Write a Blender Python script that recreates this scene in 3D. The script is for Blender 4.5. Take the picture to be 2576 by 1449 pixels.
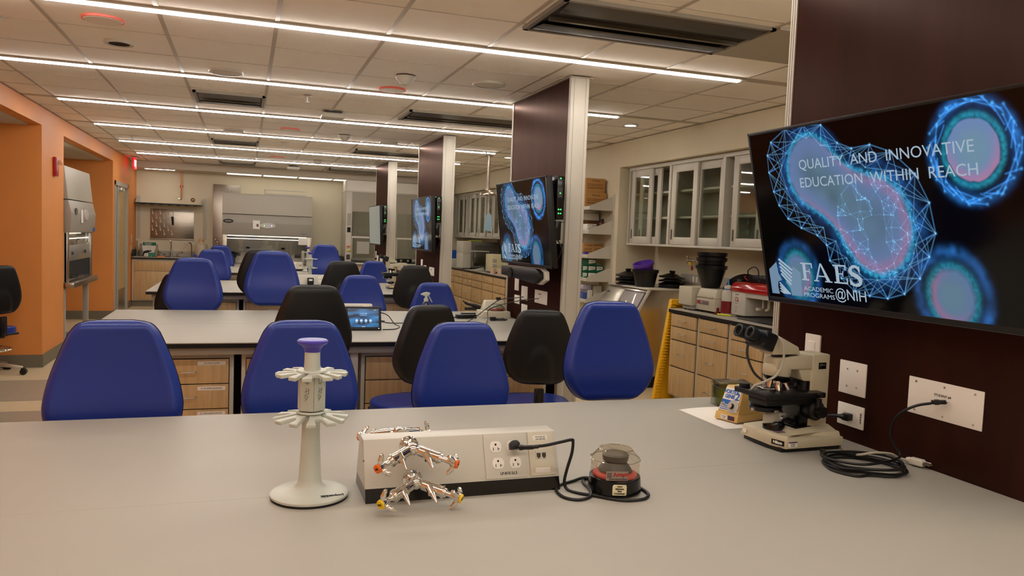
import bpy, bmesh, math, random
import numpy as np
from mathutils import Vector, Matrix, Euler

for _o in list(bpy.data.objects): bpy.data.objects.remove(_o)
random.seed(7)
SC = bpy.context.scene
COL = SC.collection
PI = math.pi

# ---------------------------------------------------------------- camera
H_CAM = 1.505
def make_camera():
    yaw, pitch, roll, f = 0.3335, 0.0648, 0.0381, 1945.0
    cy, sy, cp, sp, cr, sr = math.cos(yaw), math.sin(yaw), math.cos(pitch), math.sin(pitch), math.cos(roll), math.sin(roll)
    F = Vector((sy*cp, cy*cp, -sp)); Rt = Vector((cy, -sy, 0)); U = Rt.cross(F)
    R2 = cr*Rt + sr*U; U2 = -sr*Rt + cr*U
    cam = bpy.data.cameras.new('camera'); o = bpy.data.objects.new('camera', cam); COL.objects.link(o)
    m = Matrix(((R2.x, U2.x, -F.x, 0), (R2.y, U2.y, -F.y, 0), (R2.z, U2.z, -F.z, H_CAM), (0, 0, 0, 1)))
    o.matrix_world = m
    cam.sensor_fit = 'HORIZONTAL'; cam.sensor_width = 36.0; cam.lens = 36.0*f/2576.0
    cam.clip_start = 0.05; cam.clip_end = 60
    SC.camera = o
make_camera()

# ---------------------------------------------------------------- world, exposure
W = bpy.data.worlds.new('world'); SC.world = W; W.use_nodes = True
W.node_tree.nodes['Background'].inputs[0].default_value = (1.0, 0.86, 0.72, 1)
W.node_tree.nodes['Background'].inputs[1].default_value = 0.35
vs = SC.view_settings
vs.view_transform = 'Standard'; vs.look = 'None'; vs.gamma = 1.0; vs.use_curve_mapping = False
SC.display_settings.display_device = 'sRGB'
vs.exposure = 0.0
LED_POWER = 44.0          # emission of the ceiling light strips
LED_COL = (1.0, 0.925, 0.85)
DOWNLIGHT_W = 7.0

# ---------------------------------------------------------------- materials
def lin(c):
    if isinstance(c, str):
        c = c.lstrip('#'); c = [int(c[i:i+2], 16)/255 for i in (0, 2, 4)]
    return tuple(((x/12.92) if x <= 0.04045 else ((x+0.055)/1.055)**2.4) for x in c[:3])
_mats = {}
def M(name, col='#888888', rough=0.5, metal=0.0, emis=None, estr=0.0, trans=0.0, ior=1.45, noise=0.0, nscale=40.0, bump=0.0, spec=0.5, coat=0.0, stretch=None, alpha=1.0):
    if name in _mats: return _mats[name]
    m = bpy.data.materials.new(name); m.use_nodes = True
    nt = m.node_tree; b = nt.nodes['Principled BSDF']
    c = lin(col); b.inputs['Base Color'].default_value = (*c, 1)
    b.inputs['Roughness'].default_value = rough; b.inputs['Metallic'].default_value = metal
    b.inputs['IOR'].default_value = ior; b.inputs['Specular IOR Level'].default_value = spec
    b.inputs['Transmission Weight'].default_value = trans; b.inputs['Coat Weight'].default_value = coat
    b.inputs['Coat Roughness'].default_value = 0.1
    b.inputs['Alpha'].default_value = alpha
    if emis is not None:
        b.inputs['Emission Color'].default_value = (*lin(emis), 1); b.inputs['Emission Strength'].default_value = estr
    if noise > 0 or bump > 0:
        tc = nt.nodes.new('ShaderNodeTexCoord'); mp = nt.nodes.new('ShaderNodeMapping')
        nt.links.new(tc.outputs['Object'], mp.inputs[0])
        if stretch: mp.inputs['Scale'].default_value = stretch
        n = nt.nodes.new('ShaderNodeTexNoise'); n.inputs['Scale'].default_value = nscale; n.inputs['Detail'].default_value = 4
        nt.links.new(mp.outputs[0], n.inputs['Vector'])
        if noise > 0:
            r = nt.nodes.new('ShaderNodeValToRGB')
            r.color_ramp.elements[0].position = 0.3; r.color_ramp.elements[1].position = 0.7
            r.color_ramp.elements[0].color = (*[x*(1-noise) for x in c], 1)
            r.color_ramp.elements[1].color = (*[min(1, x*(1+noise)) for x in c], 1)
            nt.links.new(n.outputs['Fac'], r.inputs[0]); nt.links.new(r.outputs[0], b.inputs['Base Color'])
        if bump > 0:
            bp = nt.nodes.new('ShaderNodeBump'); bp.inputs['Strength'].default_value = bump; bp.inputs['Distance'].default_value = 0.002
            nt.links.new(n.outputs['Fac'], bp.inputs['Height']); nt.links.new(bp.outputs[0], b.inputs['Normal'])
    _mats[name] = m
    return m

def emission(name, col, s):
    if name in _mats: return _mats[name]
    m = bpy.data.materials.new(name); m.use_nodes = True; nt = m.node_tree
    nt.nodes.clear(); e = nt.nodes.new('ShaderNodeEmission'); o = nt.nodes.new('ShaderNodeOutputMaterial')
    e.inputs[0].default_value = (*(lin(col) if isinstance(col, str) else col), 1); e.inputs[1].default_value = s
    nt.links.new(e.outputs[0], o.inputs[0]); _mats[name] = m; return m

def thin_glass(name, tint='#eef2ee', refl=0.12, rough=0.02, gray=0.0):
    """a clear sheet: transparent with a glossy coat"""
    if name in _mats: return _mats[name]
    m = bpy.data.materials.new(name); m.use_nodes = True; nt = m.node_tree; nt.nodes.clear()
    t = nt.nodes.new('ShaderNodeBsdfTransparent'); t.inputs[0].default_value = (*lin(tint), 1)
    g = nt.nodes.new('ShaderNodeBsdfGlossy'); g.inputs['Roughness'].default_value = rough
    g.inputs['Color'].default_value = (1, 1, 1, 1)
    lw = nt.nodes.new('ShaderNodeLayerWeight'); lw.inputs[0].default_value = 0.5
    pw = nt.nodes.new('ShaderNodeMath'); pw.operation = 'POWER'; pw.inputs[1].default_value = 4.0; nt.links.new(lw.outputs['Facing'], pw.inputs[0])
    mx = nt.nodes.new('ShaderNodeMixShader'); o = nt.nodes.new('ShaderNodeOutputMaterial')
    ad = nt.nodes.new('ShaderNodeMath'); ad.operation = 'ADD'; ad.inputs[1].default_value = refl*.5; ad.use_clamp = True
    nt.links.new(pw.outputs[0], ad.inputs[0])
    nt.links.new(ad.outputs[0], mx.inputs[0]); nt.links.new(t.outputs[0], mx.inputs[1]); nt.links.new(g.outputs[0], mx.inputs[2])
    nt.links.new(mx.outputs[0], o.inputs[0]); _mats[name] = m; return m

def wood(name, c1, c2, scale=(1, 1, 1), rough=0.4, dist=3.0, sc=6.0, spec=0.5, coat=0.0, ior=1.45):
    if name in _mats: return _mats[name]
    m = M(name, c1, rough, spec=spec, coat=coat, ior=ior); nt = m.node_tree; b = nt.nodes['Principled BSDF']
    tc = nt.nodes.new('ShaderNodeTexCoord'); mp = nt.nodes.new('ShaderNodeMapping'); mp.inputs['Scale'].default_value = scale
    n = nt.nodes.new('ShaderNodeTexNoise'); n.inputs['Scale'].default_value = sc; n.inputs['Detail'].default_value = 6; n.inputs['Distortion'].default_value = dist*0.1
    r = nt.nodes.new('ShaderNodeValToRGB'); r.color_ramp.elements[0].position = 0.32; r.color_ramp.elements[1].position = 0.68
    r.color_ramp.elements[0].color = (*lin(c1), 1); r.color_ramp.elements[1].color = (*lin(c2), 1)
    nt.links.new(tc.outputs['Object'], mp.inputs[0]); nt.links.new(mp.outputs[0], n.inputs['Vector'])
    nt.links.new(n.outputs['Fac'], r.inputs[0]); nt.links.new(r.outputs[0], b.inputs['Base Color'])
    return m

MAT = dict(
 wall=M('wall_paint', '#dcd2b8', 0.75, noise=0.02, nscale=3),
 orange=M('orange_paint', '#e09048', 0.55, noise=0.02, nscale=4),
 plinth=M('grey_vinyl_base', '#76705f', 0.5),
 ceilt=M('ceiling_tile_white', '#f6f0e6', 0.9, noise=0.015, nscale=8, bump=0.04),
 grid=M('ceiling_grid_metal', '#b9ae9f', 0.5),
 soff=M('soffit_paint', '#cbc1b0', 0.8),
 bench=M('bench_laminate', '#aba79c', 0.48, noise=0.03, nscale=1.6, spec=0.5, ior=1.28),
 black=M('black_edge', '#0c0b0c', 0.4),
 white=M('white_painted_steel', '#c8c4b8', 0.35),
 cream=M('cream_plastic', '#cdc6b2', 0.4),
 beige=M('beige_plastic', '#c2b99d', 0.38, noise=0.04, nscale=9),
 grey=M('grey_painted_steel', '#a9a59c', 0.4),
 lgrey=M('light_grey_plastic', '#c0c4b8', 0.35),
 dgrey=M('dark_grey_plastic', '#3c3b3b', 0.45),
 blackp=M('black_plastic', '#0e0e10', 0.40, bump=0.2, nscale=300),
 blackg=M('black_glossy_plastic', '#0a0a0c', 0.18),
 rubber=M('black_rubber', '#161618', 0.5),
 vinyl=M('blue_vinyl', '#203688', 0.32, bump=0.12, nscale=220, spec=0.5),
 steel=M('brushed_stainless', '#a79d90', 0.3, metal=1.0, noise=0.08, nscale=5, stretch=(1, 1, 12)),
 chrome=M('chrome', '#e6e4e0', 0.06, metal=1.0),
 alu=M('aluminium', '#c9c6c0', 0.3, metal=0.9),
 copper=M('copper', '#c27a50', 0.3, metal=1.0),
 steelp=M('perforated_grey_grille', '#4a4642', 0.5),
 slot=M('dark_slot', '#0a0908', 0.8),
 paper=M('white_paper', '#ece8df', 0.7),
 card=M('cardboard', '#b98a52', 0.8, noise=0.05, nscale=30),
 green=M('green_print', '#0f6b46', 0.5),
 red=M('red_plastic', '#a3151c', 0.3),
 purple=M('purple_plastic', '#5b35a8', 0.35),
 yellow=M('yellow_plastic', '#eeb310', 0.45),
 ink=M('black_ink', '#1a1a1a', 0.6),
 inkred=M('red_ink', '#b02a28', 0.6),
 inkblue=M('blue_ink', '#1f63b5', 0.5),
 led=emission('lit_led_strip', LED_COL, LED_POWER),
 oak=wood('light_oak', '#ba9a6c', '#cdae80', (9, 9, 0.7), 0.45, 4, 5),
 mahog=wood('dark_mahogany_laminate', '#24120f', '#311812', (2.2, 2.2, 0.35), 0.40, 3, 3, spec=0.5, ior=1.22),
 glass=thin_glass('clear_glass', '#f0f4ee', 0.08),
 glassg=thin_glass('grey_sash_glass', '#e6e6e2', 0.10),
 clearp=thin_glass('clear_plastic', '#ece9e2', 0.05, 0.08),
)

def lacquered(name, src):
    """dark veneer under a brown tinted lacquer"""
    m = src; nt = m.node_tree; b = nt.nodes['Principled BSDF']; out = [n for n in nt.nodes if n.type == 'OUTPUT_MATERIAL'][0]
    ramp = [n for n in nt.nodes if n.type == 'VALTORGB'][0]
    d = nt.nodes.new('ShaderNodeBsdfDiffuse'); g = nt.nodes.new('ShaderNodeBsdfGlossy'); g.inputs['Color'].default_value = (.62, .44, .38, 1); g.inputs['Roughness'].default_value = .32
    lw = nt.nodes.new('ShaderNodeLayerWeight'); lw.inputs[0].default_value = .5
    pw = nt.nodes.new('ShaderNodeMath'); pw.operation = 'POWER'; pw.inputs[1].default_value = 3.6; nt.links.new(lw.outputs['Facing'], pw.inputs[0])
    ml = nt.nodes.new('ShaderNodeMath'); ml.operation = 'MULTIPLY_ADD'; ml.inputs[1].default_value = .22; ml.inputs[2].default_value = .022; nt.links.new(pw.outputs[0], ml.inputs[0])
    mx = nt.nodes.new('ShaderNodeMixShader'); nt.links.new(ramp.outputs[0], d.inputs[0]); nt.links.new(ml.outputs[0], mx.inputs[0]); nt.links.new(d.outputs[0], mx.inputs[1]); nt.links.new(g.outputs[0], mx.inputs[2])
    nt.links.new(mx.outputs[0], out.inputs[0]); return m
lacquered('mahogany', MAT['mahog'])

# ---------------------------------------------------------------- mesh helpers
class MB:
    def __init__(s): s.bm = bmesh.new()
    def _merge(s, t, mat=None):
        if mat is not None: bmesh.ops.transform(t, matrix=mat, verts=t.verts)
        me = bpy.data.meshes.new('_t'); t.to_mesh(me); t.free(); s.bm.from_mesh(me); bpy.data.meshes.remove(me)
        return s
    def box(s, x0, x1, y0, y1, z0, z1, bev=0.0, seg=2, mat=None):
        t = bmesh.new(); bmesh.ops.create_cube(t, size=1)
        bmesh.ops.scale(t, vec=(abs(x1-x0), abs(y1-y0), abs(z1-z0)), verts=t.verts)
        bmesh.ops.translate(t, vec=((x0+x1)/2, (y0+y1)/2, (z0+z1)/2), verts=t.verts)
        if bev > 0:
            bmesh.ops.bevel(t, geom=t.edges[:], offset=min(bev, 0.49*min(abs(x1-x0), abs(y1-y0), abs(z1-z0))), segments=seg, profile=0.5, affect='EDGES')
        return s._merge(t, mat)
    def cyl(s, p0, p1, r0, r1=None, seg=20, cap=True):
        r1 = r0 if r1 is None else r1
        p0 = Vector(p0); p1 = Vector(p1); d = p1-p0; L = d.length
        t = bmesh.new(); bmesh.ops.create_cone(t, cap_ends=cap, segments=seg, radius1=r0, radius2=r1, depth=L)
        q = Vector((0, 0, 1)).rotation_difference(d.normalized()).to_matrix().to_4x4()
        return s._merge(t, Matrix.Translation((p0+p1)/2) @ q)
    def sph(s, c, r, sc=(1, 1, 1), seg=16, mat=None):
        t = bmesh.new(); bmesh.ops.create_uvsphere(t, u_segments=seg, v_segments=max(6, seg//2), radius=r)
        bmesh.ops.scale(t, vec=sc, verts=t.verts)
        m = Matrix.Translation(c) @ (mat if mat is not None else Matrix.Identity(4))
        return s._merge(t, m)
    def lathe(s, prof, c=(0, 0, 0), seg=32, mat=None, flat=0):
        t = bmesh.new(); rings = []
        for r, z in prof:
            if r < 1e-6: rings.append([t.verts.new((0, 0, z))])
            else: rings.append([t.verts.new((r*math.cos(2*PI*(k+flat)/seg), r*math.sin(2*PI*(k+flat)/seg), z)) for k in range(seg)])
        for a, b in zip(rings[:-1], rings[1:]):
            if len(a) == 1 and len(b) == 1: continue
            for k in range(seg):
                j = (k+1) % seg
                if len(a) == 1: t.faces.new((a[0], b[j], b[k]))
                elif len(b) == 1: t.faces.new((a[k], a[j], b[0]))
                else: t.faces.new((a[k], a[j], b[j], b[k]))
        bmesh.ops.recalc_face_normals(t, faces=t.faces)
        m = Matrix.Translation(c) @ (mat if mat is not None else Matrix.Identity(4))
        return s._merge(t, m)
    def prism(s, pts, a, b, axis='x', bev=0.0, mat=None):
        """2-D outline extruded along an axis; pts are (y,z) for x, (x,z) for y, (x,y) for z"""
        t = bmesh.new()
        def P(p, v): return {'x': (v, p[0], p[1]), 'y': (p[0], v, p[1]), 'z': (p[0], p[1], v)}[axis]
        A = [t.verts.new(P(p, a)) for p in pts]; B_ = [t.verts.new(P(p, b)) for p in pts]
        n = len(pts); t.faces.new(A); t.faces.new(B_[::-1])
        for k in range(n): t.faces.new((A[k], B_[k], B_[(k+1) % n], A[(k+1) % n]))
        bmesh.ops.recalc_face_normals(t, faces=t.faces)
        if bev > 0: bmesh.ops.bevel(t, geom=t.edges[:], offset=bev, segments=2, profile=0.5, affect='EDGES')
        return s._merge(t, mat)
    def hull8(s, lo, hi, bev=0.0, mat=None):
        """box with 4 free bottom and 4 free top corners"""
        t = bmesh.new(); A = [t.verts.new(p) for p in lo]; B_ = [t.verts.new(p) for p in hi]
        t.faces.new(A); t.faces.new(B_)
        for k in range(4): t.faces.new((A[k], A[(k+1) % 4], B_[(k+1) % 4], B_[k]))
        bmesh.ops.recalc_face_normals(t, faces=t.faces)
        if bev > 0: bmesh.ops.bevel(t, geom=t.edges[:], offset=bev, segments=2, profile=0.5, affect='EDGES')
        return s._merge(t, mat)
    def tube(s, pts, r, seg=8, sub=6, closed=False):
        P = [Vector(p) for p in pts]; n = len(P); Q = []
        if sub > 1:
            rng = range(n if closed else n-1)
            for i in rng:
                p0 = P[(i-1) % n] if (closed or i > 0) else P[0]
                p1 = P[i]; p2 = P[(i+1) % n]
                p3 = P[(i+2) % n] if (closed or i+2 < n) else P[-1]
                for k in range(sub):
                    u = k/sub
                    Q.append(0.5*((2*p1)+(-p0+p2)*u+(2*p0-5*p1+4*p2-p3)*u*u+(-p0+3*p1-3*p2+p3)*u**3))
            if not closed: Q.append(P[-1])
        else: Q = P
        m = len(Q); t = bmesh.new(); rings = []; nrm = None
        for i in range(m):
            a = Q[(i-1) % m] if (closed or i > 0) else Q[i]; b = Q[(i+1) % m] if (closed or i < m-1) else Q[i]
            T = (b-a)
            if T.length < 1e-9: T = Vector((0, 0, 1))
            T.normalize()
            if nrm is None:
                nrm = T.orthogonal().normalized()
            else:
                nrm = (nrm - T*nrm.dot(T))
                if nrm.length < 1e-6: nrm = T.orthogonal()
                nrm.normalize()
            bn = T.cross(nrm)
            rr = r[min(len(r)-1, int(i/(m-1)*(len(r)-1)+0.5))] if isinstance(r, (list, tuple)) else r
            rings.append([t.verts.new(Q[i]+(nrm*math.cos(2*PI*k/seg)+bn*math.sin(2*PI*k/seg))*rr) for k in range(seg)])
        for i in range(m if closed else m-1):
            A = rings[i]; B_ = rings[(i+1) % m]
            for k in range(seg): t.faces.new((A[k], A[(k+1) % seg], B_[(k+1) % seg], B_[k]))
        if not closed: t.faces.new(rings[0][::-1]); t.faces.new(rings[-1])
        return s._merge(t)
    def grid(s, f, nu, nv, mat=None):
        t = bmesh.new(); V = [[t.verts.new(f(u/nu, v/nv)) for v in range(nv+1)] for u in range(nu+1)]
        for u in range(nu):
            for v in range(nv): t.faces.new((V[u][v], V[u+1][v], V[u+1][v+1], V[u][v+1]))
        return s._merge(t, mat)
    def xf(s, m): bmesh.ops.transform(s.bm, matrix=m, verts=s.bm.verts); return s
    def build(s, name, mat, parent=None, smooth=True, ang=35, kind=None):
        me = bpy.data.meshes.new(name); s.bm.to_mesh(me); s.bm.free()
        me.materials.append(MAT[mat] if isinstance(mat, str) else mat)
        if smooth:
            me.polygons.foreach_set('use_smooth', [True]*len(me.polygons))
            try: me.set_sharp_from_angle(angle=math.radians(ang))
            except Exception: pass
        o = bpy.data.objects.new(name, me); COL.objects.link(o)
        if parent is not None: o.parent = parent
        if kind: o['kind'] = kind
        return o

def T(x=0, y=0, z=0, rz=0, rx=0, ry=0, s=1):
    return Matrix.Translation((x, y, z)) @ Euler((rx, ry, rz)).to_matrix().to_4x4() @ Matrix.Scale(s, 4)

_labels = {}
def thing(name, label, cat, loc=(0, 0, 0), rz=0, group=None):
    o = bpy.data.objects.new(name, None); COL.objects.link(o)
    o.location = loc; o.rotation_euler = (0, 0, rz); o.empty_display_size = 0.05
    return tag(o, label, cat, group)
def tag(o, label, cat, group=None, kind=None):
    o['label'] = label; o['category'] = cat
    if group: o['group'] = group
    if kind: o['kind'] = kind
    return o
def struct(name, mb, mat, **k):
    o = mb.build(name, mat, **k); o['kind'] = 'structure'; return o
def kids(o): return [c for c in bpy.data.objects if c.parent == o]
def copy_tree(o, loc=None, rz=None, label=None, group=None, parent=None):
    c = o.copy(); COL.objects.link(c); c.parent = parent
    if loc is not None: c.location = loc
    if rz is not None: c.rotation_euler = (0, 0, rz)
    if label: c['label'] = label
    if group: c['group'] = group
    for ch in kids(o):
        if ch.name != c.name: copy_tree(ch, parent=c)
    return c

def text(s, size, mat, parent, m, name='lettering', align='CENTER', ext=0.0004, sx=1.0, bold=0.0):
    cu = bpy.data.curves.new(name, 'FONT'); cu.body = s; cu.size = size; cu.align_x = align; cu.align_y = 'CENTER'
    cu.extrude = ext; cu.resolution_u = 3; cu.offset = bold
    tmp = bpy.data.objects.new('_txt', cu); COL.objects.link(tmp)
    dg = bpy.context.evaluated_depsgraph_get(); me = bpy.data.meshes.new_from_object(tmp.evaluated_get(dg))
    bpy.data.objects.remove(tmp); bpy.data.curves.remove(cu)
    me.transform(m @ Matrix.Diagonal((sx, 1, 1, 1)))
    me.materials.clear(); me.materials.append(MAT[mat] if isinstance(mat, str) else mat)
    o = bpy.data.objects.new(name, me); COL.objects.link(o)
    if parent is not None: o.parent = parent
    return o
def face_ny(x, y, z, tilt=0.0):     # text readable from -y side
    return Matrix.Translation((x, y, z)) @ Euler((PI/2+tilt, 0, 0)).to_matrix().to_4x4()
def face_nx(x, y, z):               # text readable from -x side
    return Matrix.Translation((x, y, z)) @ Matrix(((0, 0, -1, 0), (-1, 0, 0, 0), (0, 1, 0, 0), (0, 0, 0, 1)))
def face_px(x, y, z):
    return Matrix.Translation((x, y, z)) @ Matrix(((0, 0, 1, 0), (1, 0, 0, 0), (0, 1, 0, 0), (0, 0, 0, 1)))
# ================================================================ the room
ZC = 2.634           # ceiling
YB, YF = -2.6, 16.1  # rear and far wall
XL, XR = -1.95, 4.02
b = MB().box(-4.6, 4.7, YB-.1, YF+.15, -.1, 0); struct('floor', b, M('beige_vinyl_floor', '#d6c4a2', 0.35, noise=0.06, nscale=25), smooth=False)
b = MB().box(-4.5, -.98, 7.3, 8.25, 0, .0015).box(-4.5, -1.1, 10.9, 11.6, 0, .0015).box(-4.5, -1.1, 5.2, 6.9, 0, .0015)
struct('floor_inlay', b, M('grey_vinyl_inlay', '#a39886', 0.35, noise=0.06, nscale=25), smooth=False)
# ceiling tiles: a slab plus recessed grid lines as thin bars
led_y = [4.575 + 1.826*k for k in range(-4, 6)]
tile = 0.6087
TX0 = -1.07
ceil = MB()
ceil.box(XL-.15, XR+.05, YB, 15.42, ZC+.012, ZC+.06)
struct('ceiling', ceil, 'ceilt', smooth=False)
g = MB()
k = -2
while TX0+k*tile < XR:
    x = TX0+k*tile
    if x > XL: g.box(x-.012, x+.012, YB, 15.42, ZC+.008, ZC+.0125)
    k += 1
for y0 in led_y:
    for j in (1, 2):
        g.box(XL, XR, y0+j*tile-.005, y0+j*tile+.005, ZC+.010, ZC+.0125)
    g.box(XL, XR, y0-.042, y0+.042, ZC+.008, ZC+.0125)
struct('ceiling_grid', g, 'grid', smooth=False)
# perimeter
b = MB().box(XR, XR+.5, YB, .6, 0, ZC).box(XR, XR+.5, 8.0, 10.4, 0, ZC).box(XR, XR+.5, 15.7, YF, 0, ZC)
b.box(XR, XR+.5, .6, 8.0, 2.35, ZC).box(XR, XR+.5, 10.4, 15.7, 2.35, ZC)
b.box(XR+.48, XR+.56, YB, YF, 0, ZC)
struct('wall_right', b, 'wall', smooth=False)
struct('wall_far', MB().box(-2.1, XR+.5, YF, YF+.12, 0, ZC), 'wall', smooth=False)
struct('wall_rear', MB().box(-4.5, XR+.5, YB-.1, YB, 0, ZC), 'wall', smooth=False)
b = MB()
b.box(-4.4, XL, 8.97, 9.96, 0, ZC)             # pillar between the alcoves
b.box(-4.4, XL, 13.38, 13.60, 0, ZC)
b.box(-4.4, XL, 4.8, 8.97, 2.456, ZC).box(-4.4, XL, 9.96, 13.38, 2.456, ZC)
b.box(-2.2, XL, 13.6, 14.98, 2.17, ZC)         # over the door
b.box(-2.2, XL, 14.98, YF, 0, ZC)
b.box(-4.5, -4.4, 4.8, 13.6, 0, ZC)
b.box(-4.4, XL, YB, 4.8, 0, ZC)
struct('wall_left', b, 'orange', smooth=False)
struct('ceiling_alcove', MB().box(-4.4, XL-.12, 4.8, 8.97, 2.445, 2.4565).box(-4.4, XL-.12, 9.96, 13.38, 2.445, 2.4565), 'soff', smooth=False)
b = MB().box(XL, XL+.008, 8.96, 9.965, 0, .13).box(-4.4, XL+.008, 8.962, 8.97, 0, .13).box(-4.4, XL, 13.372, 13.38, 0, .13)
b.box(XL, XL+.008, 13.37, 13.55, 0, .13).box(XL, XL+.008, 15.0, 15.4, 0, .13)
struct('baseboard_left', b, 'plinth', smooth=False)
# soffit before the far wall
struct('ceiling_soffit', MB().box(XL, XR, 15.42, YF, 2.515, ZC+.05), 'soff', smooth=False)
b = MB()
for i in range(5): b.box(-.35+i*.66, .27+i*.66, 15.55, 15.86, 2.508, 2.516, .003)
wl = tag(b.build('ceiling_light', emission('cove_lens', (1.0, .92, .80), 1.7)), 'row of dim cream light lenses in the soffit before the far wall', 'ceiling light')
t = thing('ceiling_light', 'short narrow light strip in the soffit over the sink counter', 'ceiling light', (-1.5, 15.6, 2.514), group=None)
MB().box(-.26, .26, -.02, .02, -.006, .0, .002).build('frame', 'white', t); MB().box(-.25, .25, -.012, .012, -.008, -.003).build('diffuser', 'led', t)
# linear slot diffuser
t = thing('air_diffuser', 'long thin black slot diffuser in the ceiling just before the far soffit', 'air diffuser', (0.9, 15.28, ZC))
MB().box(-2.0, 2.3, -.035, .035, -.004, .004, .001).build('frame', 'white', t); MB().box(-1.95, 2.25, -.022, -.004, -.006, -.002).box(-1.95, 2.25, .006, .014, -.006, -.002).build('slot', 'slot', t)

# ---------------- LED strips
names = {4: 'longest and nearest ceiling light strip, crossing the top of the view above the front bench', 5: 'second ceiling light strip from the front, ending just beyond the nearest full brown fin',
         6: 'third ceiling light strip from the front, starting above the orange pillar', 7: 'fourth ceiling light strip from the front, ending beside the emergency shower pipe',
         8: 'fifth ceiling light strip from the front, over the third lab bench', 9: 'sixth ceiling light strip, last and thinnest before the far soffit'}
n_led = 0
for i, y in enumerate(led_y):
    if y < -1.5: continue
    lab = names.get(i, 'ceiling light strip above and behind the viewer, over the front bench')
    t = thing('ceiling_light', lab, 'ceiling light', (0, y, ZC), group='parallel light strips in the ceiling')
    MB().box(-1.70, 3.21, -.034, .034, -.002, .012, .001).build('housing', 'white', t)
    MB().box(-1.655, 3.165, -.020, .020, -.012, -.001, .003).build('diffuser', 'led', t)
    n_led += 1

# ---------------- ceiling fittings
def vent(x0, x1, y0, y1, label, deep=False):
    t = thing('air_vent', label, 'air vent', ((x0+x1)/2, (y0+y1)/2, ZC), group='dark air vents in the ceiling')
    w, d = (x1-x0)/2, (y1-y0)/2
    f = MB(); f.box(-w, w, -d, -d+.025, -.006, .03).box(-w, w, d-.025, d, -.006, .03).box(-w, -w+.025, -d, d, -.006, .03).box(w-.025, w, -d, d, -.006, .03)
    f.build('frame', M('vent_frame_grey', '#8b8377', 0.4, metal=.4), t)
    MB().box(-w+.02, w-.02, -d+.02, d-.02, -.002, .004).build('backing', M('vent_dark', '#23201d', 0.6, metal=.3), t)
    s = MB(); 
    s.prism([(-d+.03, -.004), (-d+.16, -.022), (-d+.17, -.018), (-d+.04, .0)], -w+.04, w-.04, 'x')
    s.prism([(d-.03, -.004), (d-.20, -.022), (d-.21, -.018), (d-.04, .0)], -w+.04, w-.04, 'x')
    s.build('deflector', M('vent_louvre', '#5a544c', 0.38, metal=.7), t)
    MB().box(-w+.04, w-.04, -.012, .012, -.022, -.002).build('rail', M('vent_rail', '#7b746a', 0.35, metal=.8), t)
vent(1.40, 2.59, 3.44, 4.03, 'large dark rectangular air vent in the ceiling nearest the viewer, beside the perforated panel')
vent(-.44, .145, 7.12, 7.72, 'square dark vent between the second and third light strips')
vent(1.41, 2.60, 7.12, 7.72, 'long dark vent to the left of the nearest full-height fin top')
vent(-.44, .145, 10.85, 11.4, 'square dark vent between the fourth and fifth light strips')
vent(1.41, 2.60, 10.85, 11.4, 'long dark vent left of the second brown fin top')
vent(-.44, .145, 14.40, 14.95, 'small farthest square vent just before the soffit')
vent(1.41, 2.60, 14.4, 14.95, 'long farthest vent near the last brown fin top')
pp = struct('ceiling_panel', MB().box(2.60, 3.2, 3.42, 4.03, ZC-.002, ZC+.012), M('perforated_ceiling_panel', '#aca496', 0.6, noise=.12, nscale=140), smooth=False)
for (x, y, lab) in ((-.775, 4.95, 'red rimmed round ceiling sensor above the left of the front bench'), (1.08, 6.2, 'red rimmed round ceiling sensor between first and second light strips at centre'),
                    (.463, 9.25, 'red rimmed round ceiling sensor beyond the third light strip'), (.457, 12.95, 'tiny red rimmed round ceiling sensor near the farthest light strip')):
    t = thing('ceiling_sensor', lab, 'ceiling sensor', (x, y, ZC), group='red rimmed ceiling sensors')
    MB().lathe([(0, -.004), (.098, -.004), (.104, .002), (.104, .012)], seg=40).build('cover', M('sensor_cover', '#eae2d6', .6), t)
    MB().lathe([(.104, -.0025), (.109, -.001), (.110, .003), (.110, .012)], seg=40).build('rim', M('red_glow_rim', '#cf6f60', .5, emis='#ff4030', estr=.12), t)
for (x, y, lab) in ((-.154, 6.15, 'round ceiling speaker beyond the second light strip, left of centre'), (1.70, 5.61, 'round ceiling speaker beside the nearest full-height fin top'),
                    (-.152, 9.78, 'round ceiling speaker between third and fourth light strips'), (1.69, 9.83, 'round ceiling speaker near the second brown fin top')):
    t = thing('ceiling_speaker', lab, 'speaker', (x, y, ZC), group='round speakers in the ceiling')
    MB().lathe([(.098, -.007), (.118, -.006), (.122, 0), (.122, .012)], seg=40).build('rim', 'white', t)
    MB().lathe([(0, -.004), (.1, -.004), (.1, .01)], seg=40).build('grille', M('speaker_grille', '#ddd6c9', .6, noise=.1, nscale=400), t)
t = thing('ceiling_downlight', 'unlit round recessed downlight with a black opening near the left pillar', 'downlight', (-.773, 5.53, ZC))
MB().lathe([(.062, -.003), (.085, -.005), (.09, 0), (.09, .012)], seg=36).build('trim_ring', 'white', t)
MB().lathe([(0, -.001), (.064, -.001), (.064, .01)], seg=36).build('opening', 'slot', t)
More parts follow.
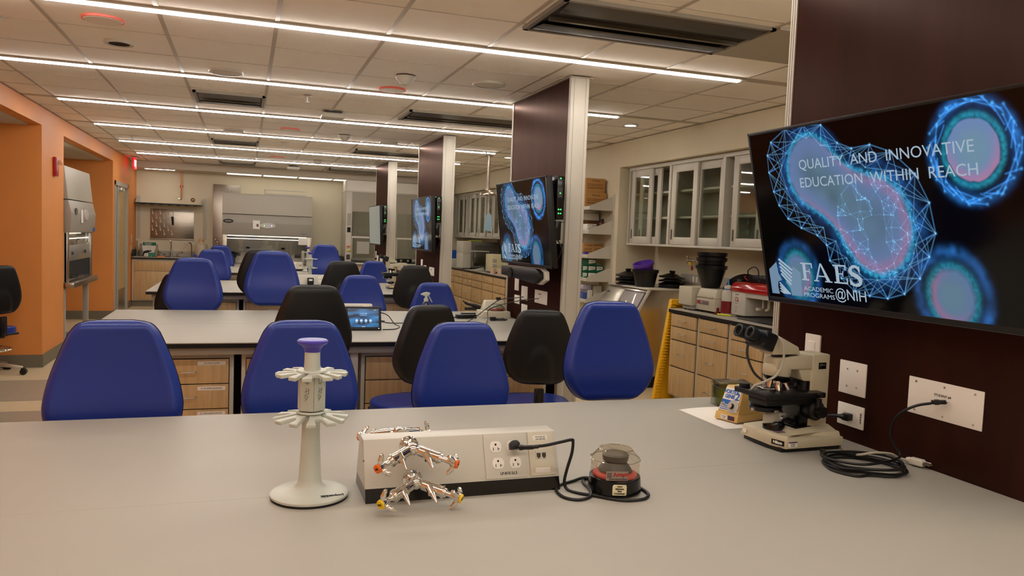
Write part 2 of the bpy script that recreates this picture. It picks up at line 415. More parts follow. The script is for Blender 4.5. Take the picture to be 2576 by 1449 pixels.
for (x, y, lab) in ((3.51, 6.81, 'small lit round downlight in the ceiling by the right wall cabinets'), (3.50, 10.47, 'small lit round downlight right of the emergency shower'), (3.50, 14.1, 'farthest small lit round downlight by the right wall'), (3.51, 3.15, 'lit round downlight above the near part of the right counter')):
    t = thing('ceiling_downlight', lab, 'downlight', (x, y, ZC), group='lit downlights over the right counter')
    MB().lathe([(.055, -.004), (.075, -.006), (.08, 0), (.08, .012)], seg=32).build('trim_ring', 'white', t)
    MB().lathe([(0, -.002), (.058, -.002), (.058, .01)], seg=32).build('lens', emission('downlight_lens', LED_COL, 14.0), t)
    sp = bpy.data.lights.new('downlight_beam', 'SPOT'); sp.energy = DOWNLIGHT_W*2.2; sp.color = (1.0, .80, .60); sp.spot_size = 2.4; sp.spot_blend = 1.0; sp.shadow_soft_size = .06
    so = bpy.data.objects.new('downlight_beam', sp); COL.objects.link(so); so.parent = t; so.location = (0, 0, -.02)
for (x, y, lab) in ((-2.45, 10.9, 'lit recessed downlight inside the alcove above the side safety cabinet'), (-2.6, 7.4, 'lit recessed downlight inside the near left alcove')):
    t = thing('ceiling_downlight', lab, 'downlight', (x, y, 2.445))
    MB().lathe([(.055, -.004), (.085, -.006), (.09, 0), (.09, .002)], seg=32).build('trim_ring', 'white', t)
    MB().lathe([(0, -.002), (.058, -.002), (.058, .001)], seg=32).build('lens', emission('downlight_lens', LED_COL, 14.0), t)
    sp = bpy.data.lights.new('downlight_beam', 'SPOT'); sp.energy = DOWNLIGHT_W*1.4; sp.color = (1.0, .80, .60); sp.spot_size = 2.6; sp.spot_blend = 1.0; sp.shadow_soft_size = .06
    so = bpy.data.objects.new('downlight_beam', sp); COL.objects.link(so); so.parent = t; so.location = (0, 0, -.02)
for (x, y, lab) in ((1.073, 5.62, 'white domed smoke detector above the first red rimmed centre sensor'), (1.09, 9.4, 'white domed smoke detector between third and fourth light strips'), (1.09, 13.05, 'tiny white smoke detector near the last light strip')):
    t = thing('smoke_detector', lab, 'smoke detector', (x, y, ZC), group='domed smoke detectors')
    MB().lathe([(0, -.055), (.03, -.055), (.045, -.04), (.06, -.025), (.07, -.012), (.072, .0)], seg=32).build('housing', 'white', t)
    MB().lathe([(0, -.062), (.012, -.062), (.016, -.054)], seg=16).build('sensor_tip', 'grey', t)
for (x, y, lab) in ((.478, 6.87, 'ceiling sprinkler head left of the white access point'), (-1.405, 11.19, 'ceiling sprinkler head above the orange doorway side'), (.463, 10.71, 'ceiling sprinkler head near the middle square vent'), (1.70, 13.13, 'ceiling sprinkler head near the last brown fin'), (3.0, 9.9, 'ceiling sprinkler head left of the emergency shower pipe')):
    t = thing('fire_sprinkler', lab, 'sprinkler', (x, y, ZC), group='small sprinkler heads')
    MB().lathe([(.012, -.004), (.036, -.003), (.038, 0), (.012, .0)], seg=24).build('escutcheon', 'white', t)
    MB().cyl((0, 0, -.045), (0, 0, 0), .007).cyl((0, 0, -.05), (0, 0, -.046), .018).build('head', 'white', t)
for (x, y, lab) in ((.772, 7.66, 'white boxy wireless access point on the ceiling between second and third strips'), (.79, 14.5, 'far white boxy wireless access point near the soffit')):
    t = thing('wireless_access_point', lab, 'access point', (x, y, ZC), group='white access points under the ceiling')
    MB().box(-.11, .11, -.11, .11, -.062, -.012, .02, 3).build('housing', 'white', t); MB().box(-.08, .08, -.08, .08, -.014, 0).build('bracket', 'dgrey', t)
t = thing('ceiling_sensor', 'tiny flat square sensor plate in the ceiling at the far left corner', 'ceiling sensor', (-1.37, 5.15, ZC))
MB().box(-.05, .05, -.04, .04, -.008, 0, .002).build('plate', 'white', t); MB().lathe([(0, -.011), (.012, -.011), (.014, -.007)], seg=16).build('lens', M('pink_lens', '#c98f80', .4), t)
# exit sign
t = thing('exit_sign', 'red lit exit sign hanging from the ceiling above the far left door', 'exit sign', (-1.815, 14.75, ZC))
MB().box(-.06, .06, -.13, .13, -.015, 0, .003).build('canopy', M('exit_canopy', '#c9b8a8', .5), t)
MB().box(-.012, .012, -.155, .155, -.20, -.015, .003).build('panel', M('exit_acrylic', '#c02028', .3, emis='#ff1525', estr=1.2), t)
lt = emission('exit_letters', '#ffd8d8', 2.5)
text('EXIT', .15, lt, t, face_px(.0135, 0, -.107), sx=.9, bold=.002)
# fire alarm
t = thing('fire_alarm', 'red fire alarm with a white strobe on the orange pillar', 'fire alarm', (XL, 9.5, 2.08))
MB().box(0, .035, -.06, .06, -.10, .10, .006).build('housing', M('alarm_red', '#a8201c', .4), t)
MB().box(.035, .07, .015, .06, .02, .07, .006).build('strobe', 'clearp', t)
text('FIRE', .04, 'paper', t, face_px(.0362, -.02, -.02) @ Euler((0, 0, -PI/2)).to_matrix().to_4x4())

# ---------------- door
t = thing('door_1', 'light oak lab door with glass strip in grey steel frame', 'door', (XL, 0, 0)); t['kind'] = 'structure'
f = MB(); f.box(-.16, .012, 13.55, 13.62, 0, 2.17).box(-.16, .012, 14.92, 14.98, 0, 2.17).box(-.16, .012, 13.55, 14.98, 2.10, 2.17).box(-.14, 0, 13.93, 13.99, 0, 2.10)
f.build('door_frame', M('door_frame_grey', '#a9a498', .4), t)
MB().box(-.07, -.025, 13.99, 14.92, .01, 2.10).build('door_leaf', wood('door_oak', '#b99a62', '#c9ab74', (9, 9, .7), .35), t)
MB().box(-.08, -.015, 13.62, 13.93, .10, 2.08).build('side_glass', M('dim_side_glass', '#8d9089', .08, spec=.8), t)
MB().box(-.024, -.02, 14.05, 14.86, .02, .40).build('kick_plate', 'steel', t)
MB().cyl((-.025, 14.08, 1.02), (.035, 14.08, 1.02), .01).box(.028, .045, 14.07, 14.21, 1.01, 1.03, .006).build('door_handle', 'chrome', t)
MB().box(-.02, .05, 13.99, 14.30, 2.02, 2.08, .006).build('door_closer', 'alu', t)
for (y, z0, z1, lab) in ((15.47, 1.16, 1.30, 'white light switch plate on the orange strip beside the far door'), (15.45, .97, 1.11, 'white outlet plate below the light switch beside the far door')):
    o = MB().box(XL, XL+.008, y-.035, y+.035, z0, z1, .003).build('wall_plate', 'white'); tag(o, lab, 'wall plate')

# ================================================================ fins (brown partitions) with aluminium end posts
def fin(idx, x, y0, y1, label):
    t = thing('partition_fin', label, 'partition', (x, y0, 0), group='brown partition fins in a row')
    L = y1-y0
    MB().box(.004, .128, .035, L-.035, 0, ZC).build('core', 'white', t)
    MB().box(0, .004, .036, L-.036, 0, ZC-.006).build('panel', 'mahog', t); MB().box(.128, .132, .036, L-.036, 0, ZC-.006).build('panel', 'mahog', t)
    for s, ya, yb in (('near', 0, .036), ('far', L-.036, L)):
        p = MB()
        for a, bb in ((0, .020), (.024, .108), (.112, .132)): p.box(a-.001, bb+.001, ya, yb, 0, ZC-.004, .001)
        for k_ in range(3):
            p.box(-.004, .002, ya+.001+k_*.0125, ya+.009+k_*.0125, 0, ZC-.004)
        p.box(.002, .13, ya+.004, yb-.004, 0, ZC-.006)
        p.build('end_post', M('post_paint', '#b9b3a6', .4), t)
    MB().box(-.02, .152, -.02, L+.02, ZC-.004, ZC-.0005).build('ceiling_track', 'grid', t)
    return t
W2 = [(2.018, 1.25, 2.59), (2.12, 5.02, 6.27), (2.12, 8.66, 10.03), (2.12, 12.27, 13.48)]
fl = ['large dark mahogany partition fin at the right edge carrying the big near screen', 'dark mahogany partition fin with white end post, standing at the second bench', 'brown partition fin with white end post at the third bench', 'farthest narrow brown partition fin at the fourth bench']
for i, (x, a, c) in enumerate(W2): fin(i, x, a, c, fl[i])
# ================================================================ benches
ZB = .839
def bench(x0, x1, y0, y1, label):
    t = thing('lab_bench', label, 'lab bench', (0, y0, 0), group='long white island benches')
    D = y1-y0
    MB().box(x0, x1, 0, D, ZB-.006, ZB, .001).build('worktop', 'bench', t)
    MB().box(x0+.001, x1-.001, .001, D-.001, ZB-.032, ZB-.006).build('black_core', 'black', t)
    MB().box(x0+.05, x1-.02, .05, D-.05, ZB-.078, ZB-.034, .003).build('apron', 'grey', t)
    for xl in (x0+.06, (x0+x1)/2+.03, x1-.10):
        for yl in (.09, D-.14):
            MB().box(xl, xl+.05, yl, yl+.05, .03, ZB-.07, .004).box(xl+.01, xl+.04, yl+.01, yl+.04, .0, .03).build('leg', 'white', t)
    MB().box(x0+.10, x1-.10, D/2-.02, D/2+.02, .1, ZB-.09).build('centre_panel', 'blackp', t)
    s = MB()
    for yy in (.93*D/1.86,): s.box(x0, x1, yy-.0008, yy+.0008, ZB-.0001, ZB+.0002)
    s.build('seam', M('bench_seam', '#a9a196', .5), t)
    return t
BEN = [(-.95, 2.016, 1.05, 2.895, 'near white lab bench with the microscope and centrifuge filling the bottom of the view'),
       (-.93, 2.117, 4.72, 6.58, 'second white lab bench with the tablet and spray bottle on it'),
       (-.93, 2.117, 8.40, 10.27, 'third white lab bench, with cables and a tan microscope on top'),
       (-.93, 2.117, 12.1, 14.0, 'farthest white lab bench in front of the large safety cabinet')]
for b_ in BEN: bench(*b_)

def wire_pull(parent, x, y, z, w=.10, d=.028, axis='x', name='handle'):
    s = MB()
    if axis == 'x': s.tube([(x-w/2, y, z), (x-w/2+.004, y-d, z), (x, y-d, z), (x+w/2-.004, y-d, z), (x+w/2, y, z)], .0042, 8, 5)
    elif axis == 'y': s.tube([(y, x-w/2, z), (y-d, x-w/2+.004, z), (y-d, x, z), (y-d, x+w/2-.004, z), (y, x+w/2, z)], .0042, 8, 5)
    elif axis == 'z': s.tube([(x, y, z-w/2), (x, y-d, z-w/2+.004), (x, y-d, z), (x, y-d, z+w/2-.004), (x, y, z+w/2)], .0042, 8, 5)
    return s.build(name, 'alu', parent)

def under_cab(x0, x1, y, label, labels=None, far=False, facing=1):
    t = thing('drawer_cabinet', label, 'drawer cabinet', (x0, y, 0), group='oak fronted cabinets under the island benches')
    w = x1-x0; D = .55
    b = MB(); b.box(0, w, 0, D, .10, .755, .003); b.box(.03, w-.03, .04, D, .02, .10); b.build('body', 'white', t)
    zz = [(.722, .578), (.572, .428), (.422, .13)]
    for k, (za, zb) in enumerate(zz):
        d = MB().box(.028, w-.028, -.018, .0, zb, za, .0015).build('drawer', 'oak', t)
        s_ = MB(); s_.box(.024, w-.024, -.003, .002, zb-.004, za+.004); s_.build('shadow_gap', 'slot', t)
        wire_pull(d, w/2, -.018, (za+zb)/2, .09)
        if labels and k < len(labels):
            l = MB().box(w-.20, w-.045, -.0195, -.018, za-.035, za-.012).build('drawer_label', 'paper', d)
            text(labels[k], .0135, 'ink', l, face_ny(w-.1225, -.0198, za-.0235), sx=.9)
    return t
CL = [['29. STIR PLATES', '30. BUNSEN BURNERS', '31. STIR BARS & PLATE'], None, None, None]
for bi, yb in ((1, 4.87), (2, 8.54), (3, 12.24)):
    where = ['', 'second bench', 'third bench', 'farthest bench'][bi]
    under_cab(-.56, -.055, yb, 'oak drawer cabinet, leftmost under the near side of the %s' % where, CL[0] if bi == 1 else None)
    under_cab(-.012, .56, yb, 'oak drawer cabinet second from left under the near side of the %s' % where)
    under_cab(.70, 1.30, yb, 'oak drawer cabinet third from left under the near side of the %s' % where)
    under_cab(1.33, 1.96, yb, 'oak drawer cabinet at the fin end, under the near side of the %s' % where)

# ================================================================ chairs
PROF = [(0, .055), (.003, .085), (.010, .113), (.022, .130), (.045, .146), (.09, .166), (.13, .181), (.17, .196), (.22, .211), (.27, .222), (.31, .226), (.35, .221), (.39, .203), (.42, .180), (.445, .150), (.458, .115), (.463, .07)]
HB = .463
def hw(d):
    for (a, wa), (b, wb) in zip(PROF[:-1], PROF[1:]):
        if d <= b: return wa+(wb-wa)*(d-a)/(b-a)
    return PROF[-1][1]
def back_surface(thick, inset, yoff, ridge=0.0, sgn=1):
    """closed shell of the backrest; local x across, y thickness, z 0 (bottom) .. HB; curved around the sitter (+y = sitter side)"""
    s = MB(); nu, nv = 26, 30
    ds = [HB*(0.5-0.5*math.cos(PI*k/nv)) for k in range(nv+1)]
    def pt(u, k, front):
        d = min(HB-1e-4, max(1e-4, ds[k])); d2 = inset + d*(HB-2*inset)/HB
        w = max(.01, hw(d)-inset*.9); x = (2*u-1)*w
        ex = min(1, (1-abs(2*u-1))*w/.030); ez = min(1, min(d, HB-d)/.032)
        e = min(ex, ez) if True else ex
        rr = math.sqrt(max(0, 1-(1-e)**2))
        lump = 0.0
        if ridge:
            e2 = min((1-abs(2*u-1))*w, min(d, HB-d))
            lump = ridge*math.exp(-((e2-.026)/.006)**2)
        y = yoff + (thick*rr + lump if front else 0)
        curve = .45*x*x + .25*(d-.25)**2*0.6
        lumbar = .012*math.exp(-((d-.33)/.10)**2)
        return Vector((x, sgn*(y+curve+(lumbar if front else 0)), HB-d2))
    s.grid(lambda u, v: pt(u, int(round(v*nv)), True), nu, nv)
    s.grid(lambda u, v: pt(u, int(round(v*nv)), False), nu, nv)
    bmesh.ops.remove_doubles(s.bm, verts=s.bm.verts, dist=.0004)
    # close the rim between the two skins
    be = [e for e in s.bm.edges if e.is_boundary]
    if be:
        try: bmesh.ops.bridge_loops(s.bm, edges=be)
        except Exception: pass
    bmesh.ops.recalc_face_normals(s.bm, faces=s.bm.faces)
    return s
def make_chair(label):
    """faces +y; origin on the floor under the seat; seat/back at nominal height, back top at z=1.10"""
    t = thing('lab_chair', label, 'chair', (0, 0, 0), group='blue vinyl lab chairs')
    base = MB()
    for k in range(5):
        a = 2*PI*k/5+.3; ca, sa = math.cos(a), math.sin(a)
        base.hull8([(ca*.03-sa*.02, sa*.03+ca*.02, .09), (ca*.03+sa*.02, sa*.03-ca*.02, .09), (ca*.31+sa*.012, sa*.31-ca*.012, .062), (ca*.31-sa*.012, sa*.31+ca*.012, .062)],
                   [(ca*.03-sa*.02, sa*.03+ca*.02, .14), (ca*.03+sa*.02, sa*.03-ca*.02, .14), (ca*.31+sa*.012, sa*.31-ca*.012, .082), (ca*.31-sa*.012, sa*.31+ca*.012, .082)], .003)
    base.cyl((0, 0, .08), (0, 0, .17), .038, .032)
    base.build('base', 'alu', t)
    for k in range(5):
        a = 2*PI*k/5+.3; ca, sa = math.cos(a), math.sin(a)
        c = MB(); 
        for o_ in (-.016, .016):
            c.cyl((ca*.315-sa*(o_-.011), sa*.315+ca*(o_-.011), .029), (ca*.315-sa*(o_+.011), sa*.315+ca*(o_+.011), .029), .029, seg=18)
        c.box(-.02, .02, -.02, .02, .035, .066, .008, mat=T(ca*.312, sa*.312, 0, rz=a))
        c.build('caster', 'blackp', t)
    MB().cyl((0, 0, .14), (0, 0, .44), .026).cyl((0, 0, .40), (0, 0, .60), .015).build('gas_lift', 'blackp', t)
    ring = MB(); ring.tube([(math.cos(2*PI*k/24)*.215, math.sin(2*PI*k/24)*.215, .25) for k in range(24)], .0095, 8, 2, closed=True)
    for k in range(4):
        a = PI/4+PI/2*k; ring.cyl((math.cos(a)*.03, math.sin(a)*.03, .24), (math.cos(a)*.208, math.sin(a)*.208, .25), .007)
    ring.cyl((0, 0, .22), (0, 0, .27), .036); ring.build('foot_ring', 'chrome', t)
    MB().box(-.10, .10, -.13, .13, .575, .615, .012).tube([(.05, .02, .59), (.18, .03, .585), (.23, .05, .575)], .006).box(.20, .27, .03, .07, .565, .585, .008).build('mechanism', 'blackp', t)
    # seat
    s = MB()
    def seat(u, v):
        a = 2*PI*u; n = 3.0
        cx, cy = math.cos(a), math.sin(a); r = (abs(cx)**n+abs(cy)**n)**(-1/n)
        k = min(1, v*1.0); rr = math.sin(PI/2*min(1, k)) if k < 1 else 1
        zz = .615+.070*math.cos(PI*k)*.5+.035
        rad = .235*r*(math.sin(PI*k/2)**.35 if k < .5 else 1)*1.0
        rad = .235*r*max(0.0, 1-abs(2*k-1)**5)**.35 if 0 < k < 1 else 0
        return Vector((cx*rad, cy*rad*.88, zz+(.012*(cy*rad/.235)**2 if k < .5 else 0)))
    s.grid(seat, 40, 16); bmesh.ops.remove_doubles(s.bm, verts=s.bm.verts, dist=.0005); bmesh.ops.recalc_face_normals(s.bm, faces=s.bm.faces)
    s.build('seat', 'vinyl', t)
    MB().box(-.20, .20, -.19, .19, .606, .63, .012, 3).build('seat_pan', 'blackp', t)
    # back support
    sb = MB(); sb.tube([(0, -.08, .60), (0, -.16, .60), (0, -.222, .63), (0, -.232, .70), (0, -.222, .80)], .016, 8, 5)
    sb.box(-.03, .03, -.235, -.21, .62, .80, .008); sb.build('back_support', 'blackp', t)
    m = T(0, -.195, 1.10-HB, rx=.03)
    sh = back_surface(.030, 0, 0, 0, -1).xf(T(0, .0, 0)).xf(Matrix.Diagonal((1, 1, 1, 1)))
    # outer shell curves the same way as the cushion: mirror the curvature term by building from +y and thickness to -y
    sh.bm.free()
    sh = MB(); nu, nv = 26, 30
    ds = [HB*(0.5-0.5*math.cos(PI*k/nv)) for k in range(nv+1)]
    def sp(u, v, outer):
        d = min(HB-1e-4, max(1e-4, ds[int(round(v*nv))])); w = hw(d)+.0005; x = (2*u-1)*w
        e = min(min(1, (1-abs(2*u-1))*w/.035), min(1, min(d, HB-d)/.035)); rr = math.sqrt(max(0, 1-(1-e)**2))
        bul = 0
        if outer:
            q = (x/.085)**2+((d-.40)/.17)**2
            bul = .010*max(0, 1-q)**.25 if q < 1 and d > .20 else 0
        return Vector((x, .45*x*x+.15*(d-.25)**2-(.030*rr+bul if outer else 0), HB-d))
    sh.grid(lambda u, v: sp(u, v, True), nu, nv).grid(lambda u, v: sp(u, v, False), nu, nv)
    bmesh.ops.remove_doubles(sh.bm, verts=sh.bm.verts, dist=.0004); bmesh.ops.recalc_face_normals(sh.bm, faces=sh.bm.faces)
    sh.xf(m).build('back_shell', 'blackp', t, ang=60)
    back_surface(.040, .0015, .001, .0032).xf(m).build('backrest', 'vinyl', t, ang=60)
    return t
chair0 = make_chair('x')
_cn = [0]
def chair(x, yback, top, rz, label):
    """place so the back panel stands at (x, yback) with its top at height top; the post is telescopic"""
    c = chair0 if _cn[0] == 0 else copy_tree(chair0)
    _cn[0] += 1
    off = Vector((0, -.20, 0)); off.rotate(Euler((0, 0, rz)))
    c.location = (x-off.x, yback-off.y, 0); c.rotation_euler = (0, 0, rz); c['label'] = label
    dz = top-1.10
    for k in kids(c):
        n = k.name.split('.')[0]
        if n in ('seat', 'seat_pan', 'back_support', 'back_shell', 'backrest', 'mechanism', 'gas_lift'):
            k.location.z += (dz if n in ('back_shell', 'backrest') else min(dz, -.0)-.06 if n != 'gas_lift' else -.08)
    return c
PR = [
 (-.43, 3.03, 1.163, PI+.02, 'blue lab chair at the far side of the front bench, leftmost and largest'),
 (.215, 3.13, 1.09, PI+.06, 'blue lab chair behind the pipette stand at the front bench'),
 (.905, 3.27, 1.066, PI+.05, 'blue lab chair behind the gas taps and power box of the front bench'),
 (1.595, 3.22, 1.168, PI-.05, 'tall blue lab chair at the front bench in front of the ice machine'),
 (.365, 4.42, 1.138, .10, 'lab chair seen from its black back, left of the tablet'),
 (1.025, 4.38, 1.036, .30, 'black backed lab chair with blue seat showing, at the middle of the second bench'),
 (1.715, 4.38, 1.012, -.22, 'black backed lab chair with curved back ridge, beside the tall blue chair'),
 (-.39, 6.72, 1.186, PI, 'blue lab chair at the far side of the second bench, leftmost'),
 (.215, 6.74, 1.259, PI+.04, 'blue lab chair standing behind the second bench, left of the power box cables'),
 (.945, 6.72, 1.073, PI, 'low blue lab chair directly behind the tablet'),
 (1.60, 6.75, 1.018, PI-.1, 'low blue lab chair behind the clear spray bottle'),
 (-.585, 8.02, .985, .15, 'black backed lab chair mostly hidden at the left of the third bench'),
 (.15, 8.06, 1.236, .12, 'tall black backed lab chair behind a blue one at the third bench'),
 (.95, 8.06, 1.139, .05, 'black backed lab chair in the middle of the third bench'),
 (1.70, 8.06, 1.114, -.08, 'black backed lab chair at the third bench beside the second brown fin'),
 (-.387, 10.42, 1.153, PI, 'blue lab chair at the far left side of the third bench'),
 (.99, 10.43, 1.262, PI, 'tall blue lab chair right of the white tube rack stand'),
 (1.635, 10.42, 1.062, PI, 'low blue lab chair left of the tan microscope on the third bench'),
 (-.40, 14.12, 1.125, PI, 'farthest blue lab chair in front of the safety cabinet'),
]
for p in PR: chair(*p)
chair(-2.17, 8.45, 1.00, PI*.5-.62, 'black backed lab chair with chrome foot ring alone by the orange pillar at left')
# ================================================================ pipette stand
def pipette_stand(label, loc, detail=True, rz=0):
    t = thing('pipette_stand', label, 'pipette stand', loc, rz)
    MB().lathe([(0, 0), (.094, 0), (.095, .004), (.093, .004), (0, .004)], seg=56).build('foot_pad', 'rubber', t)
    s = MB().lathe([(0, .004), (.092, .004), (.096, .007), (.096, .012), (.090, .0155), (.065, .019), (.040, .025), (.031, .034), (.0275, .05), (.0255, .09), (.0225, .15), (.0215, .205), (.0215, .235), (0, .235)], seg=56)
    s.xf(T()).build('column', 'lgrey', t)
    if detail:
        lm = Matrix.Translation((.045, -.060, .0182)) @ Euler((.11, .09, .22)).to_matrix().to_4x4()
        text('eppendorf', .0145, 'ink', t, lm, bold=.0004)
    b = MB()
    for k in range(6):
        a = k*PI/3+PI/6
        b.prism([(-.010, .012), (.010, .012), (.0172, .031), (-.0172, .031)], .222, .318, 'z', .001, mat=T(rz=a))
    b.cyl((0, 0, .222), (0, 0, .318), .026, seg=12); b.build('body', 'lgrey', t)
    if detail:
        ic = MB()
        for a in (-PI/6, PI/6):
            m = T(rz=a)
            for (x0, z0, x1, z1) in ((-.007, .303, .007, .307), (-.003, .293, -.003, .303), (.003, .293, .003, .303), (-.006, .292, .005, .292), (0, .288, 0, .292), (-.002, .268, -.002, .280), (.004, .266, .004, .280), (-.007, .270, .007, .276), (-.007, .262, .006, .268), (-.004, .252, .004, .262), (-.004, .248, .004, .258), (-.007, .256, -.001, .262)):
                ic.tube([m @ Vector((x0, -.0317, z0)), m @ Vector((x1, -.0317, z1))], .0005, 5, 1)
        ic.build('engraved_marks', M('engraving', '#6b6a62', .6), t)
    def crown(z, R, droop, name, ph):
        c = MB()
        c.lathe([(0, z-.002), (.034, z-.002), (.037, z+.001), (.035, z+.004), (0, z+.004)], seg=40)
        for k in range(6):
            a = ph+k*PI/3
            P = [(-.011, .026), (-.017, .045), (-.034, R-.004), (-.037, R+.002), (-.013, R+.004)]
            for i in range(7):
                q = PI*i/6; P.append((-.0095*math.cos(q), R-.018-.014*math.sin(q)))
            P += [(.013, R+.004), (.037, R+.002), (.034, R-.004), (.017, .045), (.011, .026)]
            t2 = MB(); t2.prism(P, -.0045, .0045, 'z', .0012)
            t2.xf(Matrix.Translation((0, 0, z-.002)) @ Euler((-droop, 0, a)).to_matrix().to_4x4())
            me = bpy.data.meshes.new('_c'); t2.bm.to_mesh(me); t2.bm.free(); c.bm.from_mesh(me); bpy.data.meshes.remove(me)
        c.build(name, 'lgrey', t)
    crown(.317, .078, .06, 'upper_holder_ring', 0.0); crown(.215, .084, .16, 'lower_holder_ring', 0.12)
    MB().lathe([(0, .315), (.0205, .315), (.019, .345), (.0187, .368), (0, .368)], seg=36).build('neck', 'lgrey', t)
    MB().lathe([(0, .366), (.0195, .366), (.020, .372), (.026, .381), (.0345, .386), (.0375, .390), (.0375, .3935), (.034, .3965), (.015, .3975), (0, .3975)], seg=48).build('knob', M('lavender_plastic', '#4a40b0', .35), t)
    return t
pipette_stand('tall white pipette carousel stand with a purple knob on the front bench', (.161, 1.955, ZB), rz=.08)

# ================================================================ power and gas box
SLO = math.atan2(.06, .145)
def slope_frame(x, h, off=0.0):
    """frame on the sloping front of a box: X right, Y up the slope, Z outward"""
    up = Vector((0, math.sin(SLO), math.cos(SLO))); n = Vector((0, -math.cos(SLO), math.sin(SLO)))
    p = Vector((x, 0, 0))+up*h+n*off
    return Matrix(((1, up.x, n.x, p.x), (0, up.y, n.y, p.y), (0, up.z, n.z, p.z), (0, 0, 0, 1)))
def receptacle(parent, x, h, socket_mat):
    s = MB(); pts = []
    for k in range(28):
        a = 2*PI*k/28; pts.append((.0165*math.cos(a), max(-.0145, min(.0145, .0178*math.sin(a)))))
    s.prism(pts, .0035, .0058, 'z', .0006); s.xf(slope_frame(x, h)); r = s.build('receptacle', socket_mat, parent)
    d = MB(); d.box(-.0078, -.0060, -.0095, -.0015, .0052, .0060).box(.0050, .0068, -.0095, -.0015, .0052, .0060).box(.0050, .0105, -.0062, -.0044, .0052, .0060)
    d.cyl((0, .0062, .0052), (0, .0062, .0060), .0028, seg=14).xf(slope_frame(x, h)); d.build('slots', 'slot', r)
def valve_head(t, c, axis, colmat, letters, up):
    """three bladed handle at point c turning about axis, with a coloured index button"""
    ax = Vector(axis).normalized(); q = Vector((0, 0, 1)).rotation_difference(ax).to_matrix().to_4x4()
    s = MB(); s.lathe([(0, -.022), (.0055, -.022), (.0065, -.012), (.009, -.008), (.011, -.002), (.011, .004), (0, .006)], seg=20)
    for k in range(3):
        a = up+2*PI*k/3; ca, sa = math.cos(a), math.sin(a)
        s.tube([(ca*.007, sa*.007, -.002), (ca*.015, sa*.015, -.003), (ca*.024, sa*.024, -.008), (ca*.029, sa*.029, -.012)], [.0052, .0062, .0052, .0032], 10, 4)
    s.xf(Matrix.Translation(c) @ q); h = s.build('handle', 'chrome', t)
    MB().lathe([(0, .0045), (.0098, .0045), (.0102, .006), (.0098, .0085), (0, .009)], seg=26).xf(Matrix.Translation(c) @ q).build('index_button', colmat, h)
    # letters lie on the button, upright
    z = ax; x = Vector((0, 0, 1)).cross(z)
    if x.length < 1e-3: x = Vector((1, 0, 0))
    x.normalize(); y = z.cross(x); p = Vector(c)+ax*.0091
    text(letters, .0062, 'ink', h, Matrix(((x.x, y.x, z.x, p.x), (x.y, y.y, z.y, p.y), (x.z, y.z, z.z, p.z), (0, 0, 0, 1))) @ Euler((0, 0, .35)).to_matrix().to_4x4(), bold=.0002)
def turret(label, loc, colmat, la, lb, mirror=1, detail=True, face=.049):
    """origin = centre of the ball; -y is outward when mirror=1"""
    t = thing('gas_tap', label, 'gas tap', loc, 0 if mirror == 1 else PI, 'double gas taps on the front power box'); t.scale = (1.1, 1.1, 1.1); face = face/1.1
    f = MB(); f.cyl((0, face+.0, -.004), (0, face-.005, -.004), .0235, .0225, 32).cyl((0, face-.005, -.004), (0, face-.014, -.004), .017, .013, 28).cyl((0, face-.008, -.004), (0, .008, -.001), .0088, seg=20); f.build('flange', 'chrome', t)
    b = MB(); b.sph((0, 0, 0), .0150, seg=24)
    for sx in (-1, 1):
        a0 = Vector((sx*.010, -.006, -.001)); a1 = Vector((sx*.052, -.036, -.012)); d = (a1-a0).normalized()
        b.cyl(a0, a0+d*.006, .0105, .0125, 22).cyl(a0+d*.006, a1, .0125, .0125, 22).cyl(a1, a1+d*.004, .0142, .0142, 22).cyl(a1+d*.004, a1+d*.010, .0112, .0100, 22)
        b.cyl(a1+d*.010, a1+d*.024, .0062, .0058, 16)
    b.build('valve_body', 'chrome', t)
    for sx in (-1, 1):
        n = MB(); r = Vector((sx*.030-.004, -.030, -.006)); e = r+Vector((.010, -.026, -.024)); d = (e-r).normalized()
        n.cyl(r-d*.006, r+d*.008, .0088, .0088, 18).cyl(r+d*.008, r+d*.012, .0098, .0098, 18)
        for k in range(5): n.cyl(r+d*(.012+.0048*k), r+d*(.0168+.0048*k), .0072-.0010*k, .0060-.0010*k, 16)
        n.build('serrated_nozzle', 'chrome', t)
    for sx, L_ in ((-1, la), (1, lb)):
        d = Vector((sx*.042, -.030, -.011)).normalized(); c = Vector((sx*.052, -.036, -.012))+d*.040
        valve_head(t, c, d, colmat, L_, .5 if sx < 0 else 1.3)
    return t
ORG = M('orange_index', '#f07018', .4); YEL = M('yellow_index', '#f0cc10', .4)
